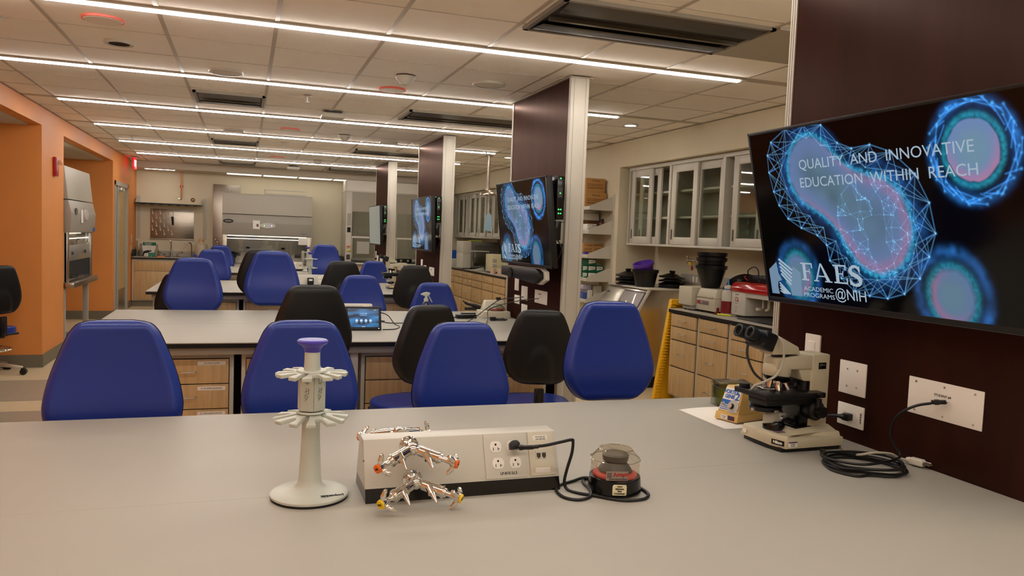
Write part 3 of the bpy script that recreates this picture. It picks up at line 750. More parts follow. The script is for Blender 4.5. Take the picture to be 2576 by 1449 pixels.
def power_box(label, x0, x1, yb, detail=True, group='sloped power boxes on the benches'):
    t = thing('power_box', label, 'power outlet box', (0, yb, ZB), group=group)
    W_ = .18
    MB().prism([(.0125, .033), (.06, .145), (.12, .145), (.1675, .033)], x0, x1, 'x', .0015).build('housing', 'white', t)
    MB().prism([(0.002, 0), (.0145, .033), (.1655, .033), (.178, 0)], x0+.001, x1-.001, 'x').build('base_strip', 'blackg', t)
    pw = x1-.148
    p = MB(); p.box(-.058, .058, -.059, .059, 0, .0040, .003).xf(slope_frame(pw, .098)); pl = p.build('outlet_plate', 'white', t)
    for (dx, h) in ((-.026, .121), (.021, .121), (-.0225, .078), (.0255, .078)): receptacle(pl, pw+dx, h, 'paper')
    q = MB(); q.box(-.036, .036, -.058, .058, 0, .0045, .0025).xf(slope_frame(x1-.046, .098)); q = q.build('network_plate', 'cream', t)
    r = MB(); r.box(-.016, .016, -.013, .013, .004, .0060, .001).xf(slope_frame(x1-.048, .096)); r.build('jack_block', 'white', q)
    r = MB()
    for dx in (-.0075, .0075): r.box(dx-.0055, dx+.0055, -.008, .003, .0056, .0064).box(dx-.003, dx+.003, -.011, -.008, .0056, .0064)
    r.xf(slope_frame(x1-.048, .096)); r.build('jack', M('jack_brown', '#3a2c14', .5), q)
    for h in (.139, .054): MB().box(-.021, .021, h-.0065, h+.0065, .0044, .0050, .0008).xf(slope_frame(x1-.047, 0)).build('label_window', 'paper', q)
    if detail:
        text('LP-B1E-2:L3', .0095, 'ink', pl, slope_frame(pw+.005, .0515, .0042), bold=.0002)
        text('B1-CL2B-L20', .005, 'ink', q, slope_frame(x1-.046, .1415, .0052)); text('LAN 402-40A', .005, 'ink', q, slope_frame(x1-.046, .1355, .0052))
        MB().cyl((-.0006+x0, .03, .10), (x0-.003, .03, .10), .0025).build('side_screw', 'dgrey', t)
    return t
power_box('white sloped power box with gas taps and outlets on the front bench', .287, .806, 1.866)
turret('upper double gas tap with orange AIR and G buttons on the front power box', (.402, 1.872, .969), ORG, 'AIR', 'G')
turret('lower double gas tap with yellow VAC buttons on the front power box', (.406, 1.840, .893), YEL, 'VAC', 'VAC', face=.044)
turret('rear double gas tap peeking over the back of the front power box', (.402, 2.045, .967), ORG, 'AIR', 'G', mirror=-1)
for (x0, x1, yb, lab) in ((.36, .878, 5.56, 'low power box just behind the tablet on the second bench'), (.48, 1.00, 9.24, 'white power box with a black adapter plugged in on the third bench'), (.37, .888, 12.86, 'farthest power box on the fourth bench, beside the pipette stand')):
    power_box(lab, x0, x1, yb, detail=False)

# plug in the outlet and the power cord of the small centrifuge
t = thing('mains_cable', 'black power cord looping from the front power box to the small clear domed centrifuge', 'power cord', (0, 0, 0))
s = MB(); s.prism([(-.013, -.010), (.013, -.010), (.013, .006), (.006, .013), (-.006, .013), (-.013, .006)], .004, .026, 'z', .002).xf(T(0, 1.866, ZB) @ slope_frame(.681, .121)); s.build('plug', 'blackp', t)
MB().tube([(.688, 1.872, .958), (.706, 1.848, .964), (.725, 1.835, .968)], [.0075, .006, .0042], 10, 4).build('strain_relief', 'blackp', t)
MB().tube([(.715, 1.843, .967), (.745, 1.832, .972), (.79, 1.835, .978), (.818, 1.838, .981), (.8235, 1.839, .975), (.822, 1.84, .945), (.812, 1.845, .90), (.812, 1.858, .862), (.819, 1.852, .8435), (.834, 1.821, .8432), (.872, 1.787, .8432), (.902, 1.757, .8432), (.936, 1.737, .8432), (.985, 1.738, .8432), (1.014, 1.765, .8432), (1.020, 1.802, .8432), (1.012, 1.835, .8440), (.99, 1.87, .8432)], .0042, 10, 8).build('cord', 'blackp', t)
MB().tube([(.925, 1.905, .8433), (.903, 1.930, .8433), (.885, 1.892, .8433), (.876, 1.835, .848), (.858, 1.788, .8432), (.817, 1.770, .8432), (.786, 1.795, .8432), (.786, 1.848, .8434), (.812, 1.888, .8432), (.862, 1.915, .8432), (.90, 1.922, .848), (.935, 1.905, .846)], .0042, 10, 8).build('cord_loop', 'blackp', t)

# ================================================================ small centrifuge
t = thing('mini_centrifuge', 'small black centrifuge with a clear faceted dome on the front bench', 'centrifuge', (.943, 1.825, ZB), -.47)
MB().lathe([(0, .004), (.066, .004), (.072, .008), (.069, .044), (.067, .046), (0, .046)], seg=16, flat=.5).build('base', 'blackg', t)
MB().lathe([(.0, 0), (.05, 0), (.052, .006), (0, .006)], seg=24).build('foot', 'rubber', t)
MB().lathe([(.067, .044), (.066, .074), (.067, .090), (.045, .114), (.044, .116), (.030, .1165), (0, .1165), ], seg=12, flat=.5).build('dome', thin_glass('dome_plastic', '#f5f1e8', .07, .03), t, smooth=False)
rim = MB(); rim.lathe([(.0665, .089), (.069, .0905), (.0665, .092)], seg=12, flat=.5).lathe([(.044, .1145), (.046, .1155), (.044, .1175)], seg=12, flat=.5); rim.build('dome_rim', thin_glass('dome_edge', '#d8d0bd', .35, .1), t)
r = MB(); r.lathe([(0, .047), (.060, .047), (.058, .052), (.040, .058), (.022, .075), (0, .075)], seg=36); r.build('rotor_tray', M('rotor_red', '#b8433a', .5), t)
r = MB(); r.lathe([(0, .058), (.046, .058), (.042, .066), (.028, .084), (.034, .086), (.036, .100), (.028, .106), (0, .107)], seg=36); r.build('rotor', M('rotor_grey', '#55534f', .35), t)
MB().box(-.040, .018, -.0685, -.0675, .050, .074, mat=T(rz=.25)).build('brand_label', M('label_film', '#8f7f75', .4), t)
text('Arrayit', .0135, 'inkred', t, T(rz=.25) @ face_ny(-.002, -.0690, .0655), bold=.0004); text('Microarray High-Speed Centrifuge', .0035, 'ink', t, T(rz=.25) @ face_ny(-.008, -.0690, .054))
d = MB()
for i in range(3):
    for j in range(3): d.sph((-.036+i*.0042, -.069, .0595+j*.0045), .0014, seg=8)
d.xf(T(rz=.25)).build('brand_dots', 'ink', t)
l = MB().prism([(-.016, .012), (-.0175, .014), (-.0175, .036), (-.014, .040), (.0175, .040), (.019, .036), (.019, .014), (.017, .012)], -.0728, -.0715, 'y', mat=T(rz=.18)).build('sticker', M('cream_sticker', '#e4dcb4', .6), t)
for i, w in enumerate(('Insert', 'Substrate', 'Slide', 'Completely!')): text(w, .0058, 'ink', l, T(rz=.18) @ face_ny(.001, -.0730, .0355-i*.0062), bold=.0002)
MB().box(-.010, .010, -.072, -.066, .042, .048, .001, mat=T(rz=.25)).build('latch', 'clearp', t)

# ================================================================ microscope
def microscope(label, loc, rz=0, detail=True):
    """front (eyepieces) towards -x; origin on the bench under the arm's front face"""
    t = thing('microscope', label, 'microscope', loc, rz)
    B_ = 'beige'
    MB().prism([(-.150, .095), (-.158, .03), (-.158, -.03), (-.148, -.095), (.085, -.105), (.09, .10)], 0, .016, 'z', .001).build('black_foot', 'blackp', t)
    s = MB(); s.hull8([(-.160, -.05, .014), (-.160, .105, .014), (.092, .105, .014), (.092, -.112, .014)], [(-.150, -.04, .052), (-.150, .10, .052), (.085, .095, .066), (.085, -.10, .060)], .003)
    s.hull8([(-.160, -.05, .014), (-.158, .02, .014), (.05, .02, .014), (-.142, -.112, .014)], [(-.150, -.04, .052), (-.145, .02, .056), (.05, .02, .060), (-.128, -.098, .052)], .002)
    s.prism([(-.160, .02), (-.160, -.05), (-.142, -.112), (.092, -.112), (.092, .02)], .014, .044, 'z', .003)
    s.hull8([(-.11, -.085, .050), (-.11, .085, .050), (.085, .085, .060), (.085, -.085, .060)], [(-.085, -.065, .062), (-.085, .065, .062), (.078, .055, .074), (.078, -.055, .074)], .002)
    s.build('base', B_, t)
    a = MB(); a.box(.002, .080, -.045, .045, .06, .312, .006, 3)
    a.hull8([(-.135, -.040, .262), (-.135, .040, .262), (.03, .045, .262), (.03, -.045, .262)], [(-.135, -.036, .300), (-.135, .036, .300), (.03, .045, .3118), (.03, -.045, .3118)], .004)
    a.hull8([(-.03, -.038, .225), (-.03, .038, .225), (.03, .04, .20), (.03, -.04, .20)], [(-.05, -.038, .27), (-.05, .038, .27), (.03, .04, .27), (.03, -.04, .27)], .003)
    a.build('arm', B_, t)
    MB().box(-.035, .004, -.040, .040, .066, .222, .002).box(-.06, .01, -.055, .055, .062, .070, .002).build('stage_carrier', 'blackg', t)
    # nosepiece and head
    n = MB(); n.lathe([(0, 0), (.040, 0), (.046, .012), (.046, .034), (.038, .046), (0, .046)], (-.105, 0, .232), 36).build('head_mount', B_, t)
    MB().lathe([(0, -.016), (.034, -.014), (.044, -.004), (.046, .004), (.040, .010), (0, .010)], (-.105, 0, .232), 40, mat=Euler((0, .22, 0)).to_matrix().to_4x4()).build('nosepiece', 'blackg', t)
    for k in range(5):
        aa = k*2*PI/5+.5; dx, dy = math.cos(aa), math.sin(aa)
        c0 = Vector((-.105+dx*.024, dy*.024, .222)); d = Vector((dx*.45, dy*.45, -1)).normalized()
        if dx < -.9: d = Vector((dx*.1, dy*.1, -1)).normalized()
        o_ = MB(); o_.cyl(c0, c0+d*.010, .0115, .0115, 20).cyl(c0+d*.010, c0+d*.024, .0102, .0102, 20).cyl(c0+d*.024, c0+d*.034, .0088, .0078, 20).cyl(c0+d*.034, c0+d*.038, .005, .004, 16)
        o_.build('objective', 'chrome', t)
    h = MB(); h.hull8([(-.155, -.034, .312), (-.155, .034, .312), (-.040, .034, .312), (-.040, -.034, .312)], [(-.150, -.028, .385), (-.150, .028, .385), (-.045, .030, .336), (-.045, -.030, .336)], .003)
    h.build('prism_head', B_, t)
    MB().cyl((-.095, 0, .296), (-.095, 0, .314), .030, seg=28).build('dovetail', 'blackp', t)
    # binocular block, tilted
    dirv = Vector((-1, 0, .40)).normalized(); R = Vector((1, 0, 0)).rotation_difference(-dirv).to_matrix().to_4x4()
    bi = MB(); bi.box(-.055, .0, -.046, .046, -.030, .030, .008, 3); bi.xf(Matrix.Translation((-.150, 0, .348)) @ R)
    bi.build('binocular_block', 'blackp', t)
    for sy in (-.030, .030):
        p0 = Vector((-.188, sy, .364)); e = MB()
        e.cyl(p0, p0+dirv*.030, .0195, .0185, 28).cyl(p0+dirv*.030, p0+dirv*.042, .0165, .0165, 28)
        e = e.build('eyepiece_tube', 'blackp', t)
        c = MB(); c.lathe([(.012, .0), (.0195, .0), (.0205, .006), (.0205, .014), (.022, .018), (.022, .026), (.0175, .028), (.0135, .024), (.0135, .012), (.012, .0)], seg=32)
        c.xf(Matrix.Translation(p0+dirv*.040) @ Vector((0, 0, 1)).rotation_difference(dirv).to_matrix().to_4x4()); c.build('eyecup', 'rubber', e)
        MB().cyl(p0+dirv*.045, p0+dirv*.056, .0134, seg=24).build('lens', M('eyepiece_lens', '#20242a', .05, spec=1.0), e)
    # stage
    s = MB(); s.box(-.215, .030, -.088, .078, .172, .190, .003).box(-.20, .0, -.075, .02, .150, .172, .003); s.build('stage', 'blackp', t)
    MB().box(-.125, -.075, -.03, .03, .1898, .1906).build('stage_opening', 'slot', t)
    c = MB(); c.box(-.16, -.02, .02, .032, .190, .196, .001).box(-.03, -.022, -.03, .03, .190, .194, .001).tube([(-.15, .02, .194), (-.165, .0, .195), (-.15, -.018, .194), (-.12, -.02, .194)], .003, 6, 4).cyl((-.09, .03, .19), (-.09, .03, .204), .005)
    c.build('slide_clip', 'alu', t)
    MB().lathe([(0, 0), (.016, 0), (.018, .003), (.018, .014), (0, .016)], (-.195, .05, .190), 24).build('stage_knob', 'blackp', t)
    MB().cyl((-.005, -.055, .176), (-.005, -.105, .186), .006).cyl((.0, -.088, .17), (.0, -.088, .14), .010).build('stage_drive', 'blackp', t)
    c = MB(); c.lathe([(0, .116), (.030, .116), (.052, .122), (.054, .128), (.054, .136), (.048, .140), (.052, .144), (.054, .150), (.050, .156), (.020, .160), (.018, .172), (0, .172)], (-.145, 0, 0), 40); c.build('condenser', 'blackg', t)
    c = MB(); c.box(-.150, -.135, -.058, -.050, .122, .130, .001).cyl((-.195, -.01, .128), (-.207, -.012, .128), .005).cyl((-.175, -.035, .168), (-.190, -.045, .170), .004).box(-.12, -.10, -.055, -.048, .112, .120, .001); c.build('condenser_screws', 'alu', t)
    MB().prism([(-.165, .080), (-.100, .080), (-.098, .112), (-.165, .112)], -.022, -.016, 'y', .002, mat=T(.0, .0, 0)).sph((-.098, -.02, .108), .008, seg=12).build('filter_tab', 'white', t)
    l = MB().lathe([(0, .055), (.036, .055), (.036, .070), (.030, .082), (.026, .084), (.024, .080), (0, .080)], (-.105, 0, 0), 36).build('field_lamp', 'blackg', t)
    MB().lathe([(0, .0805), (.024, .0805), (.012, .0845), (0, .0855)], (-.105, 0, 0), 28).build('field_lens', thin_glass('lens_glass', '#dcd8cc', .3, .03), l)
    for sy in (-1, 1):
        k = MB(); y = sy*.045
        k.cyl((.005, y, .128), (.005, y+sy*.03, .128), .034, seg=36).cyl((.005, y+sy*.03, .128), (.005, y+sy*.042, .128), .030, .024, 32).cyl((.005, y+sy*.042, .128), (.005, y+sy*.062, .128), .019, seg=28)
        k.build('focus_knob', 'blackp', t)
    p = MB().box(.030, .062, -.0462, -.0450, .262, .284, .0004).build('name_plate', 'blackg', t)
    text('Nikon', .009, 'alu', p, face_ny(.046, -.0464, .2765)); 
    q = MB().box(-.0315, .0315, -.0155, .0155, 0, .0012, .0004)
    mm = Matrix.Translation((-.1552, -.058, .034)) @ Euler((0, 0, -1.19)).to_matrix().to_4x4() @ Euler((PI/2, 0, 0)).to_matrix().to_4x4()
    mm = Matrix.Translation((-.1585, -.080, .031)) @ Euler((0, 0, -1.283)).to_matrix().to_4x4() @ Euler((PI/2, 0, 0)).to_matrix().to_4x4()
    q = MB().box(-.024, .024, -.0085, .0085, 0, .0012, .0004).xf(Matrix.Translation((-.1515, -.081, .030)) @ Euler((0, 0, -1.283)).to_matrix().to_4x4() @ Euler((PI/2, 0, 0)).to_matrix().to_4x4()).build('maker_plate', 'blackg', t)
    text('Nikon', .0135, 'paper', q, Matrix.Translation((-.1515, -.081, .030)) @ Euler((0, 0, -1.283)).to_matrix().to_4x4() @ Euler((PI/2, 0, 0)).to_matrix().to_4x4() @ Matrix.Translation((0, 0, .0014)), bold=.0005)
    if detail:
        s1 = MB().box(-.135, -.100, -.1130, -.1120, .020, .038, .0003).build('inventory_sticker', 'paper', t)
        MB().box(-.135, -.100, -.1134, -.1130, .034, .038).build('sticker_band', M('sticker_purple', '#4a2a4a', .5), s1)
        text('AWARDED', .0042, 'ink', s1, face_ny(-.1175, -.1132, .030)); text('FAES 02415', .0036, 'ink', s1, face_ny(-.1175, -.1132, .0245))
        s2 = MB().box(-.1610, -.1600, .070, .088, .024, .038, .0003).build('blank_sticker', 'paper', t)
        MB().box(-.132, -.098, -.055, -.030, .0545, .0552, mat=T(0, 0, 0)).build('purple_sticker', M('sticker_mauve', '#7a5f72', .5), t)
    return t
mic = microscope('beige laboratory microscope standing on the front bench at the right', (1.808, 2.155, ZB), .03)
cab = M('grey_cable', '#b3ac9c', .45)
MB().tube([(-.150, -.02, .378), (-.135, -.055, .36), (-.130, -.058, .30), (-.15, -.055, .25), (-.185, -.04, .225), (-.205, -.02, .21), (-.205, .0, .192)], .0042, 8, 7).build('camera_cable', cab, mic)
MB().tube([(-.20, .035, .350), (-.195, .045, .30), (-.16, .05, .24), (-.13, .03, .21)], .0045, 8, 6).build('light_guide', 'dgrey', mic)
m3 = microscope('tan microscope standing on the third bench near the second brown fin', (1.775, 9.30, ZB), .02, detail=False)

# mixer on a paper sheet
o = MB().grid(lambda u, v: Vector((1.66+.27*u, 2.365+.32*v, ZB+.001+.006*max(0, math.sin(u*PI))*abs(math.sin(v*5)))), 14, 14).build('paper_sheet', 'paper')
tag(o, 'creased white paper sheet lying under the yellow vortex mixer', 'paper')
t = thing('vortex_mixer', 'small yellow vortex mixer with blue printed front behind the microscope', 'vortex mixer', (1.722, 2.455, ZB+.008), -1.30)
yb = M('mixer_yellow', '#d6b26a', .45)
MB().hull8([(-.052, 0, 0), (.052, 0, 0), (.052, .19, 0), (-.052, .19, 0)], [(-.040, .048, .128), (.040, .048, .128), (.042, .16, .118), (-.042, .16, .118)], .006).prism([(0, 0), (.008, .028), (.19, .028), (.19, 0)], -.0535, .0535, 'x', .003).build('housing', yb, t)
tl = math.atan2(.048, .128)
fr = Matrix.Translation((0, .0, 0)) @ Euler((PI/2-tl, 0, 0)).to_matrix().to_4x4()
p = MB().prism([(-.043, .038), (.040, .038), (.036, .128), (-.036, .128)], .0012, .0024, 'z').xf(fr).build('front_panel', 'paper', t)
MB().prism([(-.040, .062), (.014, .062), (.008, .080), (-.040, .080)], .0024, .0029, 'z').box(-.040, .0, .055, .0585, .0024, .0029).box(-.040, .004, .048, .0515, .0024, .0029).box(-.040, .008, .041, .0445, .0024, .0029).xf(fr).build('blue_print', 'inkblue', p)
text('VORTEX', .0205, 'inkblue', p, fr @ Matrix.Translation((-.006, .1105, .0026)), sx=.82, bold=.0009); text('GENIE', .0195, 'inkblue', p, fr @ Matrix.Translation((-.008, .0925, .0026)), sx=.82, bold=.0009)
text('2', .040, 'inkblue', p, fr @ Matrix.Translation((.026, .096, .0026)), bold=.0012)
MB().cyl((0, 0, .003), (0, 0, .014), .011, .009).xf(fr @ Matrix.Translation((.012, .058, 0))).build('speed_knob', 'blackp', t)
MB().cyl((0, 0, .014), (0, 0, .016), .009).xf(fr @ Matrix.Translation((.012, .058, 0))).build('knob_cap', 'alu', t)
MB().lathe([(0, .0022), (.0255, .0022), (.0255, .0030), (0, .0030)], seg=30).xf(fr @ Matrix.Translation((.018, .058, 0))).build('dial', M('dial_silver', '#b9b9b4', .35), t)
MB().cyl((0, 0, .003), (0, 0, .013), .003).cyl((0, 0, .002), (0, 0, .005), .007).xf(fr @ Matrix.Translation((-.028, .062, 0))).build('switch', 'alu', t)
s1 = MB().box(-.022, .010, -.003, -.001, .006, .022, mat=T(0, .002, 0)).build('inventory_sticker', 'paper', t); MB().box(.012, .040, -.003, -.001, .006, .022, mat=T(0, .002, 0)).build('purple_sticker', M('sticker_purple', '#4a2a4a', .5), t)
text('AWARDED', .004, 'ink', s1, face_ny(-.006, -.0012, .016)); text('01382', .004, 'ink', s1, face_ny(-.006, -.0012, .010))
MB().box(-.038, .038, .055, .15, .1215, .1235, .0008).build('top_sticker', 'paper', t)
# slide box
t = thing('slide_box', 'small clear green tinted box behind the microscope stage', 'storage box', (1.93, 2.72, ZB), -.25)
MB().box(-.07, .07, -.05, .05, .0, .08, .004).build('lower_case', thin_glass('green_plastic', '#aeb494', .08, .1), t)
MB().box(-.073, .073, -.053, .053, .080, .105, .005).build('lid', thin_glass('green_lid', '#c3c8ae', .12, .1), t)
MB().box(-.055, .055, -.035, .035, .004, .065, .006).build('contents', M('lime_contents', '#b4b432', .6), t)

# ---------------- cables on the front bench
t = thing('cable_coil', 'black display cable coiled on the front bench and plugged into the wide wall plate', 'cable', (0, 0, 0))
s = MB(); pts = [(1.785, 2.001, .846), (1.762, 1.965, .845), (1.715, 1.92, .843), (1.683, 1.845, .843), (1.71, 1.78, .843)]
cx, cyy = 1.808, 1.855
for k in range(41):
    a = -2.3+2*PI*k/10; rr = 1+.06*math.sin(k*1.7)
    lift = .0035+.0075*(k//10)+.003*math.sin(k)
    ca, sa = math.cos(a)*.118*rr, math.sin(a)*.105*rr
    pts.append((cx+ca*.85-sa*.25, cyy+sa+ca*.02, .8395+max(.004, lift)))
pts += [(1.93, 1.835, .87), (1.935, 1.862, .90), (1.925, 1.872, .94), (1.928, 1.862, .985), (1.938, 1.835, 1.018), (1.955, 1.805, 1.04), (1.975, 1.775, 1.052)]
s.tube(pts, .0042, 8, 5); s.build('cable', 'blackp', t)
MB().box(-.020, .020, -.0075, .0075, -.006, .006, .002, mat=T(1.990, 1.762, 1.058, rz=-.75, ry=-.12)).box(-.012, .002, -.009, .009, -.0075, .0075, .002, mat=T(1.990, 1.762, 1.058, rz=-.75, ry=-.12)).build('plug', 'blackp', t)
MB().box(-.016, .016, -.008, .008, -.006, .006, .003, mat=T(1.790, 2.006, .848, rz=1.2)).build('loose_plug', 'blackp', t)
t = thing('mains_cable', 'grey white power cord with a loose three pin plug lying across the black coil', 'power cord', (0, 0, 0))
MB().tube([(1.900, 2.13, .895), (1.912, 2.105, .87), (1.905, 2.05, .8433), (1.87, 1.975, .846), (1.85, 1.912, .862), (1.875, 1.880, .876), (1.93, 1.872, .872), (1.965, 1.868, .857), (1.985, 1.852, .853)], .0038, 8, 8).build('cord', cab, t)
m = T(1.996, 1.817, .855, rz=-1.35)
MB().box(-.032, .012, -.012, .012, -.011, .011, .005, 3, mat=m).tube([m @ Vector((-.045, 0, 0)), m @ Vector((-.03, 0, 0))], [.006, .009], 10, 2).build('plug', M('plug_white', '#cfcabc', .4), t)
MB().box(.012, .034, -.008, -.0065, -.003, .003, mat=m).box(.012, .034, .0065, .008, -.003, .003, mat=m).cyl(m @ Vector((.012, 0, .006)), m @ Vector((.035, 0, .006)), .0022).build('pins', 'steel', t)
t = thing('mains_cable', 'black power cord running from the near wall outlet down behind the microscope', 'power cord', (0, 0, 0))
MB().box(-.016, .016, -.014, .014, -.012, .012, .004, mat=T(1.998, 2.135, .925, rz=.2)).tube([(1.985, 2.14, .925), (1.965, 2.155, .927), (1.94, 2.17, .925)], [.009, .0065, .0045], 8, 3).build('plug', 'blackp', t)
MB().tube([(1.95, 2.165, .926), (1.915, 2.215, .935), (1.90, 2.26, .90), (1.92, 2.29, .86), (1.955, 2.25, .8436), (1.965, 2.21, .8436)], .0042, 8, 6).build('cord', 'blackp', t)

# ---------------- wall plates on fin 1
def wplate(name, label, cat, x, y0, y1, z0, z1, mat='paper', d=.006):
    t = thing(name, label, cat, (x, (y0+y1)/2, (z0+z1)/2), group=None)
    MB().box(-d, .0, -(y1-y0)/2, (y1-y0)/2, -(z1-z0)/2, (z1-z0)/2, .0025).build('plate', mat, t); return t
def screws(t, pts, d=.006):
    s = MB()
    for (y, z) in pts: s.cyl((-d-.0012, y, z), (-d, y, z), .0035, seg=12)
    return s.build('screw', 'alu', t)
F1 = 2.018
t = wplate('switch_plate', 'white rocker switch plate above the microscope arm on the near fin', 'switch plate', F1, 2.308, 2.388, 1.068, 1.188, d=.008)
MB().box(-.012, -.008, -.017, .017, -.034, .034, .002).build('rocker', 'paper', t)
t = wplate('blank_plate', 'white double blank plate with four screws on the near fin', 'wall plate', F1, 2.078, 2.203, 1.002, 1.118); screws(t, [(-.023, .03), (.023, .03), (-.023, -.03), (.023, -.03)])
t = wplate('outlet_plate', 'white sideways wall outlet with black plug on the near fin', 'outlet plate', F1, 2.077, 2.200, .890, .968)
MB().cyl((-.008, .022, 0), (-.006, .022, 0), .016).cyl((-.008, -.022, 0), (-.006, -.022, 0), .016).build('receptacle', 'paper', t)
MB().box(-.0084, -.008, .02, .028, -.006, -.004).box(-.0084, -.008, .02, .028, .004, .006).build('slots', 'slot', t)
text('LP-B1E-2A', .0085, 'ink', t, face_nx(-.0064, -.050, 0) @ Euler((0, 0, PI/2)).to_matrix().to_4x4(), bold=.0002)
t = wplate('connector_plate', 'wide white STUDENT #4 connector plate at the right edge of the near fin', 'connector plate', F1, 1.633, 1.900, .998, 1.114, d=.003); screws(t, [(.105, .045), (-.105, .045), (.105, -.045), (-.105, -.045), (0, .045), (0, -.045)], .003)
text('STUDENT #4', .0105, 'ink', t, face_nx(-.0034, .005, .017)); MB().cyl((-.0036, -.010, .0), (-.003, -.010, .0), .003).build('cable_hole', 'slot', t)
# ================================================================ right wall: base cabinets, counters
ZR = .905
def drawer_unit(y1, y0, label, xf=3.775, depth=.70, zs=((.862, .750), (.742, .628), (.618, .380), (.370, .118)), tags=False, group='oak drawer units along the right wall'):
    """fronts face -x ; spans y0..y1"""
    t = thing('drawer_unit', label, 'drawer cabinet', (xf, (y0+y1)/2, 0), group=group)
    h = (y1-y0)/2
    MB().box(.0, depth, -h, h, .10, .870, .002).box(.06, depth, -h+.01, h-.01, 0, .10).build('body', 'white', t)
    for k, (a, b) in enumerate(zs):
        d = MB().box(-.018, 0, -h+.024, h-.024, b, a, .0015).build('drawer', 'oak', t)
        MB().box(-.003, .002, -h+.021, h-.021, b-.004, a+.004).build('shadow_gap', 'slot', t)
        wire_pull(d, 0, -.018, (a+b)/2, .10, axis='y')
        if tags: MB().box(-.0195, -.018, -h+.03, -h+.08, a-.035, a-.015).build('drawer_label', 'paper', d)
    return t
def counter(y0, y1, label, x0=3.75):
    t = thing('counter_top', label, 'counter top', (x0, (y0+y1)/2, .87), group='counter tops along the right wall'); h = (y1-y0)/2
    MB().box(0, 4.49-x0, -h, h, .029, .035, .001).build('laminate', 'bench', t)
    MB().box(0.001, 4.489-x0, -h+.001, h-.001, 0, .029).build('black_edge', 'black', t)
    return t
yy = 6.31
labs = ['oak drawer unit at the left end of the near right counter, beside the yellow board', 'second oak drawer unit of the near right counter, left of the microscope', 'third oak drawer unit of the near right counter, behind the microscope eyepieces', 'fourth oak drawer unit of the near right counter, partly behind the near fin post']
for i in range(4):
    drawer_unit(yy, yy-.466, labs[i]); yy -= .466
counter(2.4, 6.33, 'near right counter top with thermal cycler, red lidded analyser and markers')
yy = 15.52
for i, lab in enumerate(['oak drawer unit in the far corner against the rear wall', 'oak drawer unit at the far corner of the far right counter', 'leftmost oak drawer unit of the far right counter', 'second oak drawer unit of the far right counter', 'third oak drawer unit of the far right counter', 'fourth oak drawer unit of the far right counter', 'fifth oak drawer unit of the far right counter', 'rightmost oak drawer unit of the far right counter by the brown fin']):
    drawer_unit(yy, yy-.62, lab, tags=(i in (2, 3))); yy -= .62
MB_ = counter(10.5, 15.69, 'far right counter top carrying the big analyser and cream device')

# ================================================================ glazed wall cabinets
def wall_cab(y0, y1, label, doors, x=4.10, zb=1.475, zt=2.345):
    """open fronted carcass with sliding glazed doors; doors = list of (ya, yb, row)"""
    t = thing('wall_cabinet', label, 'wall cabinet', (x, 0, 0), group='white glazed wall cabinets on the right')
    c = MB(); c.box(0, .37, y0, y1, zb, zb+.022).box(0, .37, y0, y1, zt-.035, zt).box(.36, .375, y0, y1, zb, zt).box(0, .37, y0, y0+.02, zb, zt).box(0, .37, y1-.02, y1, zb, zt)
    c.box(-.004, .03, y0, y1, zb, zb+.022, .002).box(-.004, .03, y0, y1, zt-.04, zt, .002)
    c.build('carcass', 'white', t)
    for z in (zb+.29, zb+.56): MB().box(.07, .355, y0+.02, y1-.02, z, z+.022, .002).build('shelf', 'white', t)
    for (ya, yb, row) in doors:
        xo = .004 if row == 0 else .034; za, zz = zb+.024, zt-.042
        f = MB(); st = .075
        f.box(xo, xo+.024, ya, ya+st, za, zz, .002).box(xo, xo+.024, yb-st, yb, za, zz, .002).box(xo, xo+.024, ya+st, yb-st, za, za+.075, .002).box(xo, xo+.024, ya+st, yb-st, zz-.075, zz, .002)
        f = f.build('door', 'white', t)
        MB().box(xo+.009, xo+.013, ya+st, yb-st, za+.07, zz-.07).build('glass', 'glass', f)
        s = 1 if row == 0 else -1
        yh = yb-.035 if s > 0 else yb-.035
        MB().box(xo-.001, xo+.003, yh-.016, yh+.016, za+.05, za+.155).build('recessed_pull', 'steel', f)
        MB().box(xo-.0015, xo+.001, yh-.009, yh+.009, za+.055, za+.15).build('pull_shadow', M('pull_dark', '#4d4740', .5), f)
    return t
wall_cab(7.02, 7.91, 'leftmost glazed wall cabinet above the black bins, one door slid half open', [(7.395, 7.855, 0), (7.26, 7.72, 1)])
wall_cab(6.075, 7.02, 'glazed wall cabinet with both doors closed, over the tall bin stack', [(6.515, 6.985, 0), (6.105, 6.575, 1)])
wall_cab(5.14, 6.075, 'glazed wall cabinet with blue white cartons inside, partly behind the big screen', [(5.40, 5.93, 0), (5.17, 5.62, 1)])
wall_cab(4.2, 5.13, 'glazed wall cabinet mostly hidden behind the big screen', [(4.65, 5.11, 0), (4.22, 4.70, 1)])
ya = 15.6
for i, lab in enumerate(['far right glazed wall cabinet at the left end, seen between the fins', 'second far right glazed wall cabinet between the fins', 'third far right glazed wall cabinet behind the emergency shower', 'fourth far right glazed wall cabinet beside the second screen']):
    wall_cab(ya-.83, ya, lab, [(ya-.63, ya-.20, 0), (ya-.79, ya-.36, 1)] if i < 2 else [(ya-.43, ya-.02, 0), (ya-.81, ya-.40, 1)]); ya -= .85
